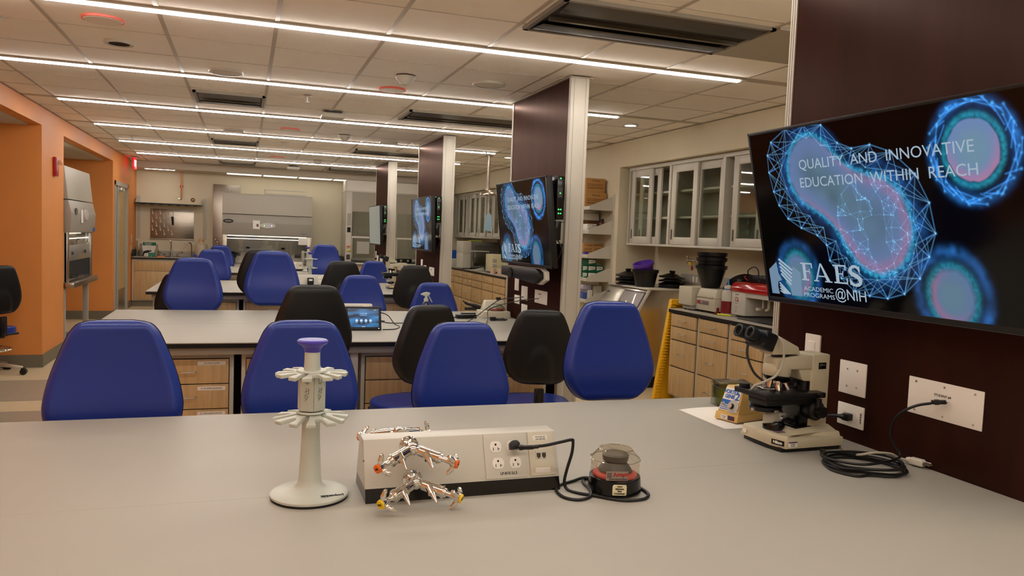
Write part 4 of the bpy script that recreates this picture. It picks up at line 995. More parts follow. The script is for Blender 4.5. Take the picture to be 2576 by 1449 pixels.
# contents
t = tag(MB().sph((4.32, 7.17, 1.563), .065, (1.2, 1, .95), 20).sph((4.30, 7.10, 1.545), .05, (1, 1.2, .9), 16).build('plastic_bag', M('crumpled_bag', '#aeb2b8', .3, bump=.6, nscale=60)), 'crumpled clear plastic bag in the open wall cabinet', 'plastic bag')
for z, lab in ((1.497, 'lower blue and white tissue carton in the right glazed cabinet'), (1.60, 'upper blue and white tissue carton in the right glazed cabinet')):
    t = thing('tissue_carton', lab, 'carton', (4.27, 5.62, z), group='blue white cartons in the cabinet')
    MB().box(-.06, .12, -.14, .11, 0, .095, .003).build('box', M('carton_mauve', '#b9b4c6', .6), t); MB().box(-.0615, -.06, -.13, .10, .055, .094).build('blue_band', M('carton_blue', '#5c5d9c', .5), t)
    text('SAFE', .02, 'paper', t, face_nx(-.062, .03, .073))

# ================================================================ ice machine and bins
t = thing('ice_machine', 'stainless ice machine with a sloped two door front beside the right counter', 'ice machine', (0, 7.04, 0))
MB().prism([(3.60, .12), (3.60, .42), (3.935, 1.012), (3.955, 1.026), (4.47, 1.026), (4.47, .12)], .0, .93, 'y', .003).build('body', M('ice_machine_steel', '#c7c0b2', .22, metal=.9, noise=.05, nscale=4), t)
MB().box(3.66, 4.45, .02, .91, 0, .12).build('plinth', 'blackp', t)
MB().box(3.92, 4.47, -.006, .936, 1.020, 1.036, .003).build('top_edge', 'white', t)
MB().prism([(3.592, .10), (3.592, .425), (3.925, 1.02), (3.955, 1.02), (3.622, .42), (3.622, .10)], -.004, .012, 'y', .001).build('front_trim', 'white', t)
ang = math.atan2(.335, .592)
mm = Matrix.Translation((3.60, 0, .42)) @ Euler((0, ang, 0)).to_matrix().to_4x4()
MB().box(-.012, -.002, .505, .905, .02, .655, .004).xf(mm).build('left_door', M('door_steel', '#c9c3b6', .28, metal=.7), t)
MB().box(-.010, -.002, .025, .490, .02, .655, .003).xf(mm).build('door_seal', 'dgrey', t)
MB().box(-.016, -.010, .045, .475, .05, .640, .003).xf(mm).build('right_door', M('door_grey_gloss', '#a7a2a4', .08, spec=.8), t)
MB().box(-.020, -.016, .075, .095, .30, .47, .006).xf(mm).build('door_handle', 'blackp', t)
MB().box(-.014, -.011, .80, .87, .59, .61, .001).xf(mm).build('badge', 'dgrey', t)
def bucket(name, label, c, r0, r1, h, mat, tilt=(0, 0), group=None):
    t = thing(name, label, 'bucket', c, 0, group); t.rotation_euler = (tilt[0], tilt[1], 0)
    MB().lathe([(0, 0), (r0, 0), (r0+.004, .004), (r1, h-.035), (r1+.004, h-.034), (r1+.010, h-.03), (r1+.012, h), (r1-.002, h), (r1-.006, h-.03), (r0-.004, .008), (0, .008)], seg=44).build('shell', mat, t)
    return t
BK = M('bucket_black', '#101012', .35)
bucket('bucket', 'black round ice bucket holding a purple bucket on the ice machine', (4.055, 7.36, 1.036), .098, .132, .185, BK)
t = bucket('bucket', 'purple round bucket tilted in the black bucket on the ice machine', (4.060, 7.36, 1.150), .074, .103, .15, 'purple', (.08, -.30))
bucket('bucket', 'lowest black bucket of the tall stack beside the gas valve', (3.985, 6.02, 1.125), .080, .130, .20, BK, group='black buckets stacked on the thermal cycler')
bucket('bucket', 'middle black bucket of the tall stack beside the gas valve', (3.985, 6.02, 1.195), .080, .124, .20, BK, group='black buckets stacked on the thermal cycler')
bucket('bucket', 'topmost black bucket of the tall stack beside the gas valve', (3.985, 6.02, 1.262), .080, .122, .18, BK, group='black buckets stacked on the thermal cycler')
def lid(label, c, tilt=(0, 0), group='black lids'):
    t = thing('bucket_cover', label, 'lid', c, 0, group); t.rotation_euler = (tilt[0], tilt[1], 0)
    MB().lathe([(0, .012), (.120, .0), (.136, .0), (.139, .010), (.132, .016), (.110, .018), (.075, .034), (.045, .046), (.030, .050), (0, .050)], seg=44).build('disc', BK, t)
    MB().lathe([(.0, .05), (.024, .05), (.030, .060), (.034, .074), (.028, .078), (0, .078)], seg=14).build('knob', BK, t)
    return t
for i, (dz, tx, ty) in enumerate(((0, 0, 0), (.032, .05, .04), (.062, -.06, -.04), (.098, .05, -.05))):
    lid(['bottom', 'second', 'third', 'topmost'][i]+' black bucket lid in the stack at the far left of the ice machine', (4.03, 7.70, 1.037+dz), (tx, ty), 'left stack of black lids on the ice machine')
for i, (dz, tx, ty) in enumerate(((0, 0, 0), (.030, .05, -.06), (.064, -.06, .04), (.104, .04, .05))):
    lid(['bottom', 'second', 'third', 'topmost'][i]+' black bucket lid in the stack at the right of the ice machine', (4.31, 7.245, 1.037+dz), (tx, ty), 'right stack of black lids on the ice machine')
lid('black bucket lid leaning against the tall black bucket stack', (4.165, 5.80, 1.165), (.35, -.62), 'lids leaning at the bucket stack')
lid('black bucket lid lying flat behind the wash bottle', (4.19, 5.88, 1.124), (.0, -.06), 'lids leaning at the bucket stack')
# yellow board
t = thing('floor_sign', 'bright yellow ribbed plastic board leaning at the left end of the right counter', 'plastic board', (0, 6.34, 0))
MB().prism([(3.655, .0), (3.80, .975), (3.805, .985), (4.45, .985), (4.45, .0)], .055, .068, 'y', .003).build('sheet', 'yellow', t)
r = MB().prism([(3.645, .0), (3.792, .98), (3.812, .98), (3.70, .0)], .012, .060, 'y', .004)
for k in range(34):
    z = .03+k*.0275; x = 3.655+.149*z
    r.box(x-.008, x+.05, .004, .02, z, z+.015, .004)
r.build('ribbed_edge', 'yellow', t)
MB().box(3.80, 4.45, .015, .058, .93, .985, .004).build('top_edge', 'yellow', t)

# ================================================================ on the near right counter
t = thing('thermal_cycler', 'cream thermal cycler with two lids carrying the tall black bucket stack', 'lab instrument', (0, 0, ZR))
CR = M('cycler_cream', '#c4bda8', .45)
MB().box(3.87, 4.28, 5.76, 6.06, .02, .135, .008).hull8([(3.87, 5.76, .135), (3.87, 6.06, .135), (4.26, 6.06, .135), (4.26, 5.76, .135)], [(3.895, 5.775, .215), (3.895, 6.045, .215), (4.24, 6.045, .215), (4.24, 5.775, .215)], .008).build('main_block', CR, t)
MB().box(3.862, 3.88, 5.80, 6.03, .136, .150, .003).build('lid_lip', CR, t)
MB().box(3.865, 3.871, 5.86, 6.04, .075, .108, .001).build('display_strip', M('strip_mauve', '#7d6c6c', .4), t); MB().box(3.863, 3.866, 5.99, 6.035, .078, .105, .001).build('red_label', 'inkred', t)
text('Bio', .018, 'paper', t, face_nx(3.8625, 5.96, .092))
MB().box(3.83, 4.22, 6.075, 6.30, .045, .215, .010, 3).build('side_block', CR, t); MB().box(3.86, 4.2, 6.09, 6.27, .012, .045, .003).build('vent_base', 'grey', t)
for (x, y) in ((3.90, 5.79), (3.90, 6.03), (4.24, 5.79), (4.24, 6.03), (3.88, 6.11), (3.88, 6.25)): MB().cyl((x, y, 0), (x, y, .022), .012, seg=14).build('foot', 'dgrey', t)
t = thing('wash_bottle', 'white wash bottle with dark red label and blue spout beside the red lidded analyser', 'bottle', (3.955, 5.70, ZR))
MB().lathe([(0, 0), (.050, 0), (.053, .006), (.053, .185), (.046, .21), (.028, .222), (.028, .228), (0, .228)], seg=32).build('bottle', 'white', t)
MB().lathe([(.0535, .02), (.0540, .02), (.0540, .125), (.0535, .125)], seg=32).build('label', M('dark_red_label', '#7c1418', .5), t)
MB().lathe([(0, .226), (.034, .226), (.034, .232), (0, .232)], seg=24).build('blue_ring', 'inkblue', t)
MB().lathe([(0, .232), (.034, .232), (.032, .256), (.012, .264), (0, .264)], seg=24).build('cap', 'white', t)
MB().tube([(0, 0, .26), (0, 0, .30), (-.003, .004, .33)], [.010, .007, .002], 10, 4).build('spout', M('spout_blue', '#3f8fd0', .4), t)
t = thing('spray_can', 'short dark red canister in front of the white wash bottle', 'canister', (3.90, 5.775, ZR))
MB().lathe([(0, 0), (.020, 0), (.021, .004), (.021, .055), (.014, .062), (0, .062)], seg=24).build('can', M('dark_red_label', '#7c1418', .5), t)
t = thing('analyser', 'white benchtop analyser with a glossy red curved lid on the right counter', 'lab instrument', (0, 0, ZR))
MB().box(3.945, 4.42, 5.44, 5.635, .018, .262, .010, 3).build('left_tower', 'white', t)
MB().box(4.22, 4.42, 4.95, 5.45, .018, .262, .006).build('rear_body', 'lgrey', t)
MB().box(3.95, 4.42, 4.95, 5.46, .175, .262, .008).build('upper_body', 'white', t)
MB().prism([(3.940, .215), (3.938, .250), (3.955, .285), (3.99, .300), (4.40, .300), (4.40, .262), (3.97, .258), (3.96, .215)], 5.10, 5.64, 'y', .004).build('red_lid', M('lid_red', '#a81218', .15, coat=.5), t)
MB().cyl((4.02, 5.30, .10), (4.02, 5.30, .18), .008).box(4.0, 4.04, 5.34, 5.37, .075, .10, .004).tube([(4.03, 5.24, .17), (4.03, 5.24, .10), (4.03, 5.27, .085)], .012, 10, 3).build('sample_probe', 'cream', t)
text('accuri', .020, 'ink', t, face_nx(3.9445, 5.555, .195)); text('C6', .052, 'inkred', t, face_nx(3.9445, 5.555, .150), sx=.8, bold=.001)
MB().box(3.9440, 3.9450, 5.53, 5.58, .118, .120).build('logo_rule', 'ink', t)
for i, (dy, dz, c) in enumerate(((.012, .085, 'inkred'), (-.008, .085, 'ink'), (.0, .06, 'ink'), (0, .045, 'ink'))): MB().cyl((3.9442, 5.56+dy, dz), (3.9455, 5.56+dy, dz), .0035, seg=12).build('status_light', c, t)
t = thing('power_supply', 'black power brick with looping cable on top of the red lidded analyser', 'power supply', (4.14, 5.53, ZR+.301))
MB().box(-.05, .05, -.20, .09, 0, .058, .008).build('brick', 'blackp', t); MB().tube([(-.05, .05, .03), (-.08, .055, .09), (-.06, .0, .13), (-.06, -.06, .10), (-.075, -.09, .03), (-.085, -.13, .008)], .005, 8, 6).build('cable', 'blackp', t)
MB().tube([(-.05, .09, .01), (-.06, .12, .035), (-.04, .13, .05)], .004, 8, 4).build('red_wire', 'inkred', t)
for (nm, lab, x, y, rz, mt, r) in (('highlighter', 'yellow highlighter lying near the edge of the right counter', 3.90, 5.66, -1.1, M('neon_yellow', '#d8e018', .4), .008), ('marker', 'white marker with dark cap lying behind the yellow highlighter', 3.965, 5.66, -1.25, 'paper', .0085)):
    t = thing(nm, lab, 'marker', (x, y, ZR+r), rz)
    MB().cyl((-.06, 0, 0), (.045, 0, 0), r, seg=14).cyl((.045, 0, 0), (.062, 0, 0), r*.8, r*.5, 14).build('barrel', mt, t); MB().cyl((-.062, 0, 0), (-.022, 0, 0), r*1.06, seg=14).build('cap', mt if nm == 'highlighter' else M('maroon_cap', '#5c1c20', .4), t)
t = thing('rubber_tray', 'flat dark grey tray lying in front of the red lidded analyser', 'tray', (0, 0, ZR))
MB().prism([(3.84, 5.05), (3.86, 5.42), (3.94, 5.50), (4.12, 5.48), (4.16, 4.9), (3.9, 4.85)], 0, .010, 'z', .003).build('tray', 'dgrey', t)
MB().box(3.83, 4.02, 4.88, 5.12, .010, .018, .004).build('mat', M('grille_dark', '#2b2b2b', .6, noise=.3, nscale=300), t)
# wall outlets and gas valve in the niche
o = thing('outlet_strip', 'grey strip with white double outlets on the wall behind the bins', 'outlet strip', (4.495, 7.0, 1.14))
MB().box(-.012, 0, -.75, .35, -.05, .05, .002).build('channel', 'grey', o)
for y in (.03, .09): MB().box(-.016, -.012, y-.015, y+.015, -.03, .03, .004).build('receptacle', 'paper', o)
o = thing('gas_valve', 'chrome wall gas valve with yellow and red tags beside the black buckets', 'gas valve', (4.40, 7.0, 1.34))
MB().cyl((.095, 0, 0), (.0, 0, 0), .012, seg=16).cyl((0, -.06, 0), (0, .09, 0), .013, seg=16).cyl((.0, .0, 0), (0, .0, -.06), .010, seg=14).build('valve_body', 'chrome', o)
MB().box(-.008, .008, .09, .10, -.045, .045, .004).box(-.008, .008, .088, .098, -.006, .006).build('handle', 'chrome', o)
MB().box(-.02, -.012, .0, .04, -.05, -.015, .002).build('yellow_tag', M('yellow_index', '#f0cc10', .4), o); MB().cyl((0, 0, -.10), (0, 0, -.06), .012).build('red_tip', 'red', o)

# ================================================================ open shelving left of the niche
def shelf_unit():
    t = thing('wall_shelving', 'grey white metal wall shelving with sloped brackets, left of the glazed cabinets', 'shelving', (XR, 8.1, 0))
    for y in (.0, .95): 
        p = MB(); p.box(-.018, 0, y-.012, y+.012, .5, 2.05, .001); p.build('upright', 'white', t)
    for k, z in enumerate((1.872, 1.597, 1.318, 1.048, .80)):
        s = MB().box(-.30, -.02, .02, .93, z, z+.012).box(-.305, -.295, .02, .93, z-.012, z+.03, .002).build('shelf', 'white', t)
        for y in (.012, .93): MB().prism([(-.30, z-.014), (-.30, z+.036), (-.02, z+.150), (-.005, z+.155), (-.005, z-.014)], y, y+.006, 'y').build('bracket', 'white', t)
shelf_unit()
def carton(name, label, cat, x0, x1, y0, y1, z0, z1, mat='card', lines=True, group=None):
    t = thing(name, label, cat, ((x0+x1)/2, (y0+y1)/2, z0), 0, group)
    hx, hy, hz = (x1-x0)/2, (y1-y0)/2, z1-z0
    MB().box(-hx, hx, -hy, hy, 0, hz, .003).build('box', mat, t)
    if lines:
        b = MB(); b.box(-hx+.02, hx-.02, -hy-.0008, -hy, hz*.30, hz*.36).box(-hx+.02, hx-.03, -hy-.0008, -hy, hz*.45, hz*.49).box(-hx+.02, hx-.02, -hy-.0008, -hy, hz*.56, hz*.60)
        b.build('printed_lines', M('card_print', '#7d5a33', .8), t)
        text('30 MG Syringe', .022, 'ink', t, face_ny(0, -hy-.001, hz*.83), sx=.8)
    return t
carton('cardboard_box', 'upper brown cardboard box on the top shelf by the fin', 'cardboard box', 3.74, 3.985, 8.30, 8.55, 2.068, 2.235)
carton('cardboard_box', 'lower brown cardboard box on the top shelf by the fin', 'cardboard box', 3.73, 4.0, 8.28, 8.58, 1.886, 2.067)
carton('paper_carton', 'tilted white carton on the second shelf', 'carton', 3.74, 3.86, 8.22, 8.36, 1.611, 1.70, 'paper')
carton('cardboard_box', 'dark brown open box at the back of the second shelf', 'cardboard box', 3.79, 3.99, 8.42, 8.7, 1.611, 1.745, M('card_dark', '#6b4524', .8))
carton('paper_carton', 'flat white carton stacked above the open box on the second shelf', 'carton', 3.73, 3.98, 8.42, 8.7, 1.747, 1.83, 'cream', False)
t = thing('reagent_bottle', 'dark red labelled jar on the second shelf', 'jar', (3.955, 8.29, 1.611)); MB().lathe([(0, 0), (.033, 0), (.034, .004), (.034, .105), (.026, .12), (0, .12)], seg=24).build('jar', M('jar_dark_red', '#5c1815', .3), t); MB().lathe([(0, .12), (.027, .12), (.027, .155), (0, .155)], seg=20).build('cap', 'blackp', t); MB().lathe([(.0345, .03), (.035, .03), (.035, .06), (.0345, .06)], seg=24).build('label', 'paper', t)
carton('cardboard_box', 'left brown carton on the third shelf, with a white label', 'cardboard box', 3.735, 3.875, 8.30, 8.55, 1.332, 1.475)
carton('cardboard_box', 'right brown carton on the third shelf', 'cardboard box', 3.88, 4.0, 8.32, 8.60, 1.332, 1.480)
o = MB().box(3.73, 3.785, 8.24, 8.29, 1.332, 1.375, .008).build('glove_packet', M('purple_packet', '#4a3aa0', .5)); tag(o, 'small purple white packet at the front of the third shelf', 'packet')
t = thing('glass_vials', 'dark clear containers at the back of the third shelf', 'containers', (3.86, 8.66, 1.332))
for i in range(3): MB().cyl((-.09+i*.05, .0, 0), (-.09+i*.05, .0, .19), .02, seg=16).build('tube', thin_glass('smoked', '#77767a', .15), t)
gi = 0
for zi_, z in enumerate((1.062, 1.140, 1.218)):
    for yi, (xa, xb) in enumerate(((3.735, 3.80), (3.805, 3.905), (3.91, 4.0))):
        if zi_ == 2 and yi == 0: pass
        if z > 1.2 and yi != 1: continue
        lab = 'green and white wipes carton, '+('bottom', 'middle', 'top')[zi_]+' row, '+('front', 'centre', 'wall side')[yi]+' column on the fourth shelf'
        t = thing('wipes_carton', lab, 'carton', ((xa+xb)/2, 8.33, z), group='green wipes cartons on the shelf'); h = (xb-xa)/2
        MB().box(-h, h, -.05, .16, 0, .074, .002).build('box', 'green', t)
        MB().prism([(-h+.004, .018), (h-.008, .030), (h-.008, .064), (-h+.004, .066)], -.0512, -.0502, 'y').build('white_panel', 'paper', t)
        text('Kimwipes', .014, 'inkred' if yi == 1 else 'green', t, face_ny(0, -.0518, .045), sx=.8)
for i, (xa, xb, z0, z1, mt, lab) in enumerate(((3.735, 3.79, .812, .90, M('label_blue', '#4a62a8', .5), 'blue printed carton on the lowest visible shelf'), (3.795, 3.86, .812, .93, 'paper', 'white printed carton on the lowest visible shelf'), (3.735, 3.84, .935, .99, M('carton_mauve', '#b9b4c6', .6), 'mauve carton lying on others on the lowest visible shelf'), (3.87, 3.98, .812, .98, 'cream', 'cream carton beside the ice machine on the lowest shelf'))):
    carton('paper_carton', lab, 'carton', xa, xb, 8.25, 8.45, z0, z1, mt, False)

# ================================================================ far right counter things
t = thing('analyser', 'large white and dark grey analyser on the far right counter with papers on top', 'lab instrument', (0, 13.55, ZR))
MB().box(3.725, 3.885, 0, .45, .286, .505, .008, 3).box(3.725, 3.885, 0, .45, .02, .282, .008, 3).build('white_doors', 'white', t)
MB().box(3.735, 3.885, .01, .44, .03, .49).build('inner_case', 'white', t)
MB().box(3.87, 4.42, .01, .45, .015, .50, .03, 3).build('dark_body', M('analyser_grey', '#6a655f', .35), t)
MB().box(3.95, 4.38, .0, .02, .30, .44, .04, 3).build('dark_window', M('analyser_window', '#57534e', .2), t)
MB().box(3.95, 4.35, -.004, .015, .08, .235, .02, 3).build('sample_bay', 'slot', t)
for x in (3.76, 3.9, 4.36): MB().cyl((x, .05, 0), (x, .05, .025), .015, seg=12).build('foot', 'dgrey', t)
o = MB().box(3.86, 4.16, 13.68, 13.90, ZR+.506, ZR+.512).build('orange_folder', M('folder_orange', '#e5a35a', .6)); tag(o, 'orange paper folder lying on top of the large analyser', 'folder')
o = MB().prism([(3.88, 13.66), (4.10, 13.62), (4.14, 13.85), (3.93, 13.90)], ZR+.5125, ZR+.526, 'z').build('green_packet', M('packet_green', '#a8d04a', .6)); tag(o, 'light green packet on the orange folder above the analyser', 'packet')
t = thing('desktop_printer', 'cream desktop device with vents on the far right counter', 'lab instrument', (0, 12.25, ZR))
MB().box(3.865, 4.18, 0, .33, .02, .315, .01).box(4.10, 4.32, -.5, .3, .0, .165, .01).build('housing', M('device_cream', '#d2cba6', .5), t)
MB().box(3.885, 3.96, -.003, .002, .18, .24, .002).box(3.885, 3.96, -.003, .002, .10, .15, .002).build('vent', 'grey', t); MB().box(4.03, 4.05, -.003, .002, .22, .27).build('switch', 'slot', t)
for i, z in enumerate((.065, .09, .115)): text('BLUE', .025, 'inkblue', t, face_ny(4.24, -.502, z))
MB().box(3.87, 3.90, .05, .28, 0, .02).box(4.13, 4.17, .05, .28, 0, .02).build('foot', 'dgrey', t)
t = thing('tube_rack', 'grey green translucent rack behind the cream device', 'rack', (3.90, 13.0, ZR)); MB().box(-.12, .13, 0, .15, .08, .33, .006).build('rack', thin_glass('rack_smoke', '#8f968c', .2, .2), t); MB().box(-.14, .15, -.02, .17, .33, .35, .004).box(-.03, 0, 0, .15, 0, .08).build('cover', 'grey', t)
t = thing('desk_phone', 'grey desk phone beside the cream device on the far counter', 'phone', (3.78, 12.75, ZR)); MB().hull8([(-.07, -.09, 0), (.09, -.09, 0), (.09, .09, 0), (-.07, .09, 0)], [(-.07, -.09, .03), (.09, -.09, .07), (.09, .09, .07), (-.07, .09, .03)], .006).build('body', 'grey', t); MB().box(-.06, .08, .03, .085, .05, .08, .01).build('handset', 'dgrey', t)
for (x, y, lab) in ((3.80, 11.95, 'pinkish glass jar at the front of the far right counter'), (3.88, 11.82, 'second pinkish glass jar at the front of the far right counter')):
    t = thing('glass_jar', lab, 'jar', (x, y, ZR)); MB().lathe([(0, 0), (.04, 0), (.042, .005), (.042, .10), (0, .10)], seg=24).build('jar', M('pink_glass', '#d9b9a6', .2, spec=.6), t)
t = thing('shaker_box', 'blue panelled instrument at the left end of the far right counter', 'lab instrument', (3.80, 14.8, ZR)); MB().box(-.13, .15, -.2, .2, 0, .18, .01).build('case', 'lgrey', t); MB().box(-.10, .10, -.205, -.2, .16, .32, .004).box(-.09, .12, -.19, .15, .18, .30, .01).build('blue_panel', M('panel_blue', '#1c4fa8', .4), t)
# emergency shower
t = thing('emergency_shower', 'brushed steel emergency shower head hanging from the ceiling between two fins', 'emergency shower', (3.20, 10.42, 0))
MB().cyl((0, 0, 2.18), (0, 0, ZC), .018, seg=20).cyl((0, 0, ZC-.01), (0, 0, ZC), .05, seg=24).cyl((0, 0, 2.17), (0, 0, 2.21), .028, seg=20).build('pipe', 'steel', t)
MB().lathe([(0, .09), (.03, .09), (.034, .07), (.05, .055), (.085, .042), (.110, .025), (.118, .004), (.118, 0), (.10, .003), (0, .003)], (0, 0, 2.085), 36).build('shower_head', 'steel', t)
MB().cyl((.0, -.05, 1.82), (.0, -.05, 2.10), .007, seg=10).build('pull_rod', 'white', t)
MB().prism([(-.06, 1.60), (.06, 1.58), (.045, 1.80), (.01, 1.845), (-.03, 1.80)], -.058, -.05, 'y').build('blue_tag', M('tag_blue', '#9fc3dc', .6), t)
# ================================================================ far wall
def safety_cabinet(label, loc, rz, w, stand=True, sash_z=1.0, detail=True):
    """front faces -y, left front corner at the origin"""
    t = thing('biosafety_cabinet', label, 'safety cabinet', loc, rz)
    SG = M('bsc_grey', '#9c958a', .4); SL = M('bsc_light', '#b9b3a6', .4)
    MB().prism([(-.02, 1.755), (.02, 2.125), (.03, 2.135), (.78, 2.135), (.78, 1.755)], 0, w, 'x', .004).build('upper_hood', SL, t)
    MB().prism([(-.02, 1.745), (-.055, 1.60), (-.04, 1.372), (.10, 1.372), (.10, 1.745)], .0, w, 'x', .005).build('control_fascia', SG, t)
    MB().box(0, w, .10, .78, 1.372, 1.755).box(0, .02, 0, .78, .80, 1.38).box(w-.02, w, 0, .78, .80, 1.38).box(0, w, .76, .78, .80, 1.38).build('casing', SL, t)
    s = MB(); s.box(.02, w-.02, .72, .76, .82, 1.372).box(.02, w-.02, .03, .76, .80, .83); s.build('work_chamber', M('chamber_steel', '#b1aaa0', .3, metal=.75), t)
    MB().box(0, .085, -.015, .02, .80, 1.372, .003).box(w-.085, w, -.015, .02, .80, 1.372, .003).build('side_post', 'steel', t)
    MB().box(-.005, w+.005, -.085, .04, .735, .80, .012).build('armrest', 'steel', t)
    MB().box(.085, w-.085, .012, .016, sash_z, 1.372).build('sash_glass', 'glassg', t)
    MB().box(.09, w-.09, .10, .16, 1.345, 1.36).build('chamber_fill_strip', emission('fill_strip_glow', (1.0, .92, .82), 4.0), t)  # glowing strip added to lighten the dark chamber
    MB().box(.085, w-.085, .006, .020, 1.295, 1.305).build('sash_glint', emission('sash_glint_glow', (1.0, .92, .85), 2.5), t)  # bright line on the sash: a reflection given as glow
    if stand:
        for x in (.03, w-.09): MB().box(x, x+.06, .02, .08, 0, .74, .003).box(x, x+.06, .68, .74, 0, .74, .003).box(x, x+.06, .0, .76, .0, .05).build('stand_leg', 'grey', t)
        MB().box(.05, w-.05, .70, .73, .15, .70).build('stand_panel', 'grey', t)
    return t
W1 = 1.61
t = safety_cabinet('wide grey safety cabinet standing against the far wall', (-.41, 15.27, 0), 0, W1)
MB().box(.735, .875, -.012, -.008, 1.845, 1.920, .001, mat=T(0, .012, 0)).build('warning_label', M('label_maroon', '#7a2020', .5), t)
for i, w_ in enumerate(('CAUTION', 'BIOHAZARD')): text(w_, .02, 'paper', t, face_ny(.805, -.003, 1.895-.03*i))
MB().lathe([(0, 0), (.09, 0), (.09, .004), (0, .004)], seg=32, mat=Matrix.Diagonal((1.0, .40, 1, 1))).xf(face_ny(.105, -.056, 1.618)).build('maker_oval', 'blackg', t)
text('NuAire', .035, 'paper', t, face_ny(.105, -.0615, 1.618))
o = MB().box(.535, .66, -.060, -.054, 1.487, 1.645).build('notice', 'paper', t); MB().box(.60, .635, -.0615, -.060, 1.53, 1.58).build('notice_picture', M('photo_brown', '#5e4a3a', .6), o)
MB().lathe([(0, 0), (.15, 0), (.14, .012), (0, .016)], seg=36, mat=Matrix.Diagonal((1, .36, 1, 1))).xf(face_ny(.80, -.050, 1.555) @ Euler((-.10, 0, 0)).to_matrix().to_4x4()).build('control_panel', M('panel_silver', '#bcb6b4', .35), t)
for x, c in ((.74, '#a0ff60'), (.815, '#5060ff'), (.87, '#ffd0a0')): MB().sph((x, -.068, 1.556), .008, seg=10).build('indicator', emission('ind_'+c[1:], c, 3.0), t)
text('LabGard', .035, 'inkblue', t, face_ny(1.455, -.048, 1.422), sx=.9)
MB().box(1.36, 1.53, -.020, -.016, 1.215, 1.345, .001).build('white_notice', 'paper', t)
for x in (.42, 1.08): MB().box(x, x+.07, .715, .72, 1.10, 1.135).build('port', 'slot', t)
MB().box(.18, .32, .715, .72, .955, 1.02).box(.0, .0001, .715, .72, .95, .951).build('chamber_outlet', 'dgrey', t); MB().box(1.34, 1.46, .715, .72, .94, 1.02).build('chamber_outlet', 'dgrey', t)
MB().box(.085, W1-.085, .035, .065, .832, .842).build('front_grille', 'dgrey', t)
MB().cyl((.19, .25, .98), (.19, .33, .98), .07, seg=28).box(.15, .23, .24, .34, .83, .93, .006).build('vacuum_pump', 'blackp', t)
o = tag(MB().box(.33, 1.09, 15.5, 15.75, 2.136, 2.172, .003).box(.33, .345, 15.5, 15.75, 2.17, 2.24).box(.33, 1.09, 15.5, 15.51, 2.225, 2.24).build('exhaust_duct', 'white'), 'white rectangular exhaust frame on top of the wide safety cabinet', 'exhaust frame')
# alcove cabinet
t = safety_cabinet('grey safety cabinet in the left alcove facing the benches', (-1.93, 9.99, 0), PI/2, 1.50)
MB().box(.735, .815, -.012, -.008, 1.845, 1.920, .001, mat=T(0, .012, 0)).build('warning_label', M('label_maroon', '#7a2020', .5), t)
MB().lathe([(0, 0), (.07, 0), (.07, .004), (0, .004)], seg=32, mat=Matrix.Diagonal((1.0, .60, 1, 1))).xf(face_ny(.25, -.056, 1.618)).build('maker_oval', 'blackg', t)
MB().box(.54, .64, -.060, -.054, 1.487, 1.645).build('notice', 'paper', t)
MB().lathe([(0, 0), (.14, 0), (.13, .012), (0, .016)], seg=36, mat=Matrix.Diagonal((1, .5, 1, 1))).xf(face_ny(.86, -.050, 1.585)).build('control_panel', M('panel_silver', '#bcb6b4', .35), t)
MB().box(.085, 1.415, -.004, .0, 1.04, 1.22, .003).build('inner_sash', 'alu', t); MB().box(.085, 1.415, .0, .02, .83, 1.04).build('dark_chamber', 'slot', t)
MB().box(1.30, 1.42, -.006, -.003, 1.24, 1.36, .001).build('white_notice', 'paper', t); MB().box(1.37, 1.46, -.060, -.054, 1.385, 1.43).build('blue_label', M('label_blue', '#4a62a8', .5), t)
MB().tube([(.25, .0, .86), (.45, -.02, .83), (.8, .0, .84), (1.1, -.02, .83)], .006, 8, 5).build('tubing', 'blackp', t)
for x in (.30, 1.05): MB().cyl((x, -.02, 1.13), (x, 0, 1.13), .02).build('sash_latch', 'dgrey', t)

# steel column panel behind the large cabinet, copper pipe, gas outlet
t = thing('steel_wall_panel', 'tall polished steel shower panel on the far wall behind the safety cabinet', 'wall panel', (0, YF, 0))
MB().box(-.60, -.115, -.03, 0, .2, 2.32, .003).build('panel', 'steel', t)
for x in (-.44, -.32, -.26): MB().sph((x, -.035, 2.20), .016, seg=12).build('nozzle', 'chrome', t)
MB().cyl((-.54, -.10, 1.24), (-.54, -.03, 1.24), .012).tube([(-.54, -.10, 1.24), (-.50, -.11, 1.18), (-.50, -.10, 1.0)], .010, 8, 4).sph((-.54, -.11, 1.25), .025, seg=14).build('eyewash_arm', 'chrome', t)
t = thing('copper_pipe', 'vertical copper pipe on the far wall with chrome hook end', 'pipe', (-1.165, YF-.04, 0))
MB().cyl((0, 0, 2.02), (0, 0, 2.53), .012).cyl((0, 0, 2.21), (0, 0, 2.27), .02).cyl((-.03, 0, 2.24), (.03, 0, 2.24), .012).build('pipe', 'copper', t)
MB().tube([(0, 0, 2.03), (0, -.01, 1.995), (-.03, -.03, 1.985), (-.04, -.03, 2.01)], .011, 10, 4).build('hook_end', 'chrome', t)
o = thing('wall_fitting', 'round brass wall fitting beside the copper pipe', 'wall fitting', (-.965, YF, 1.995)); MB().lathe([(0, .03), (.02, .028), (.035, .010), (.04, 0)], seg=28).xf(Euler((PI/2, 0, 0)).to_matrix().to_4x4()).build('dome', M('brass_dull', '#8d7450', .35, metal=.8), o)
o = MB().box(-1.09, -1.02, YF-.008, YF, 1.94, 2.06, .002).build('wall_plate', 'wall'); tag(o, 'cream wall plate between the pipe and the round fitting', 'wall plate')
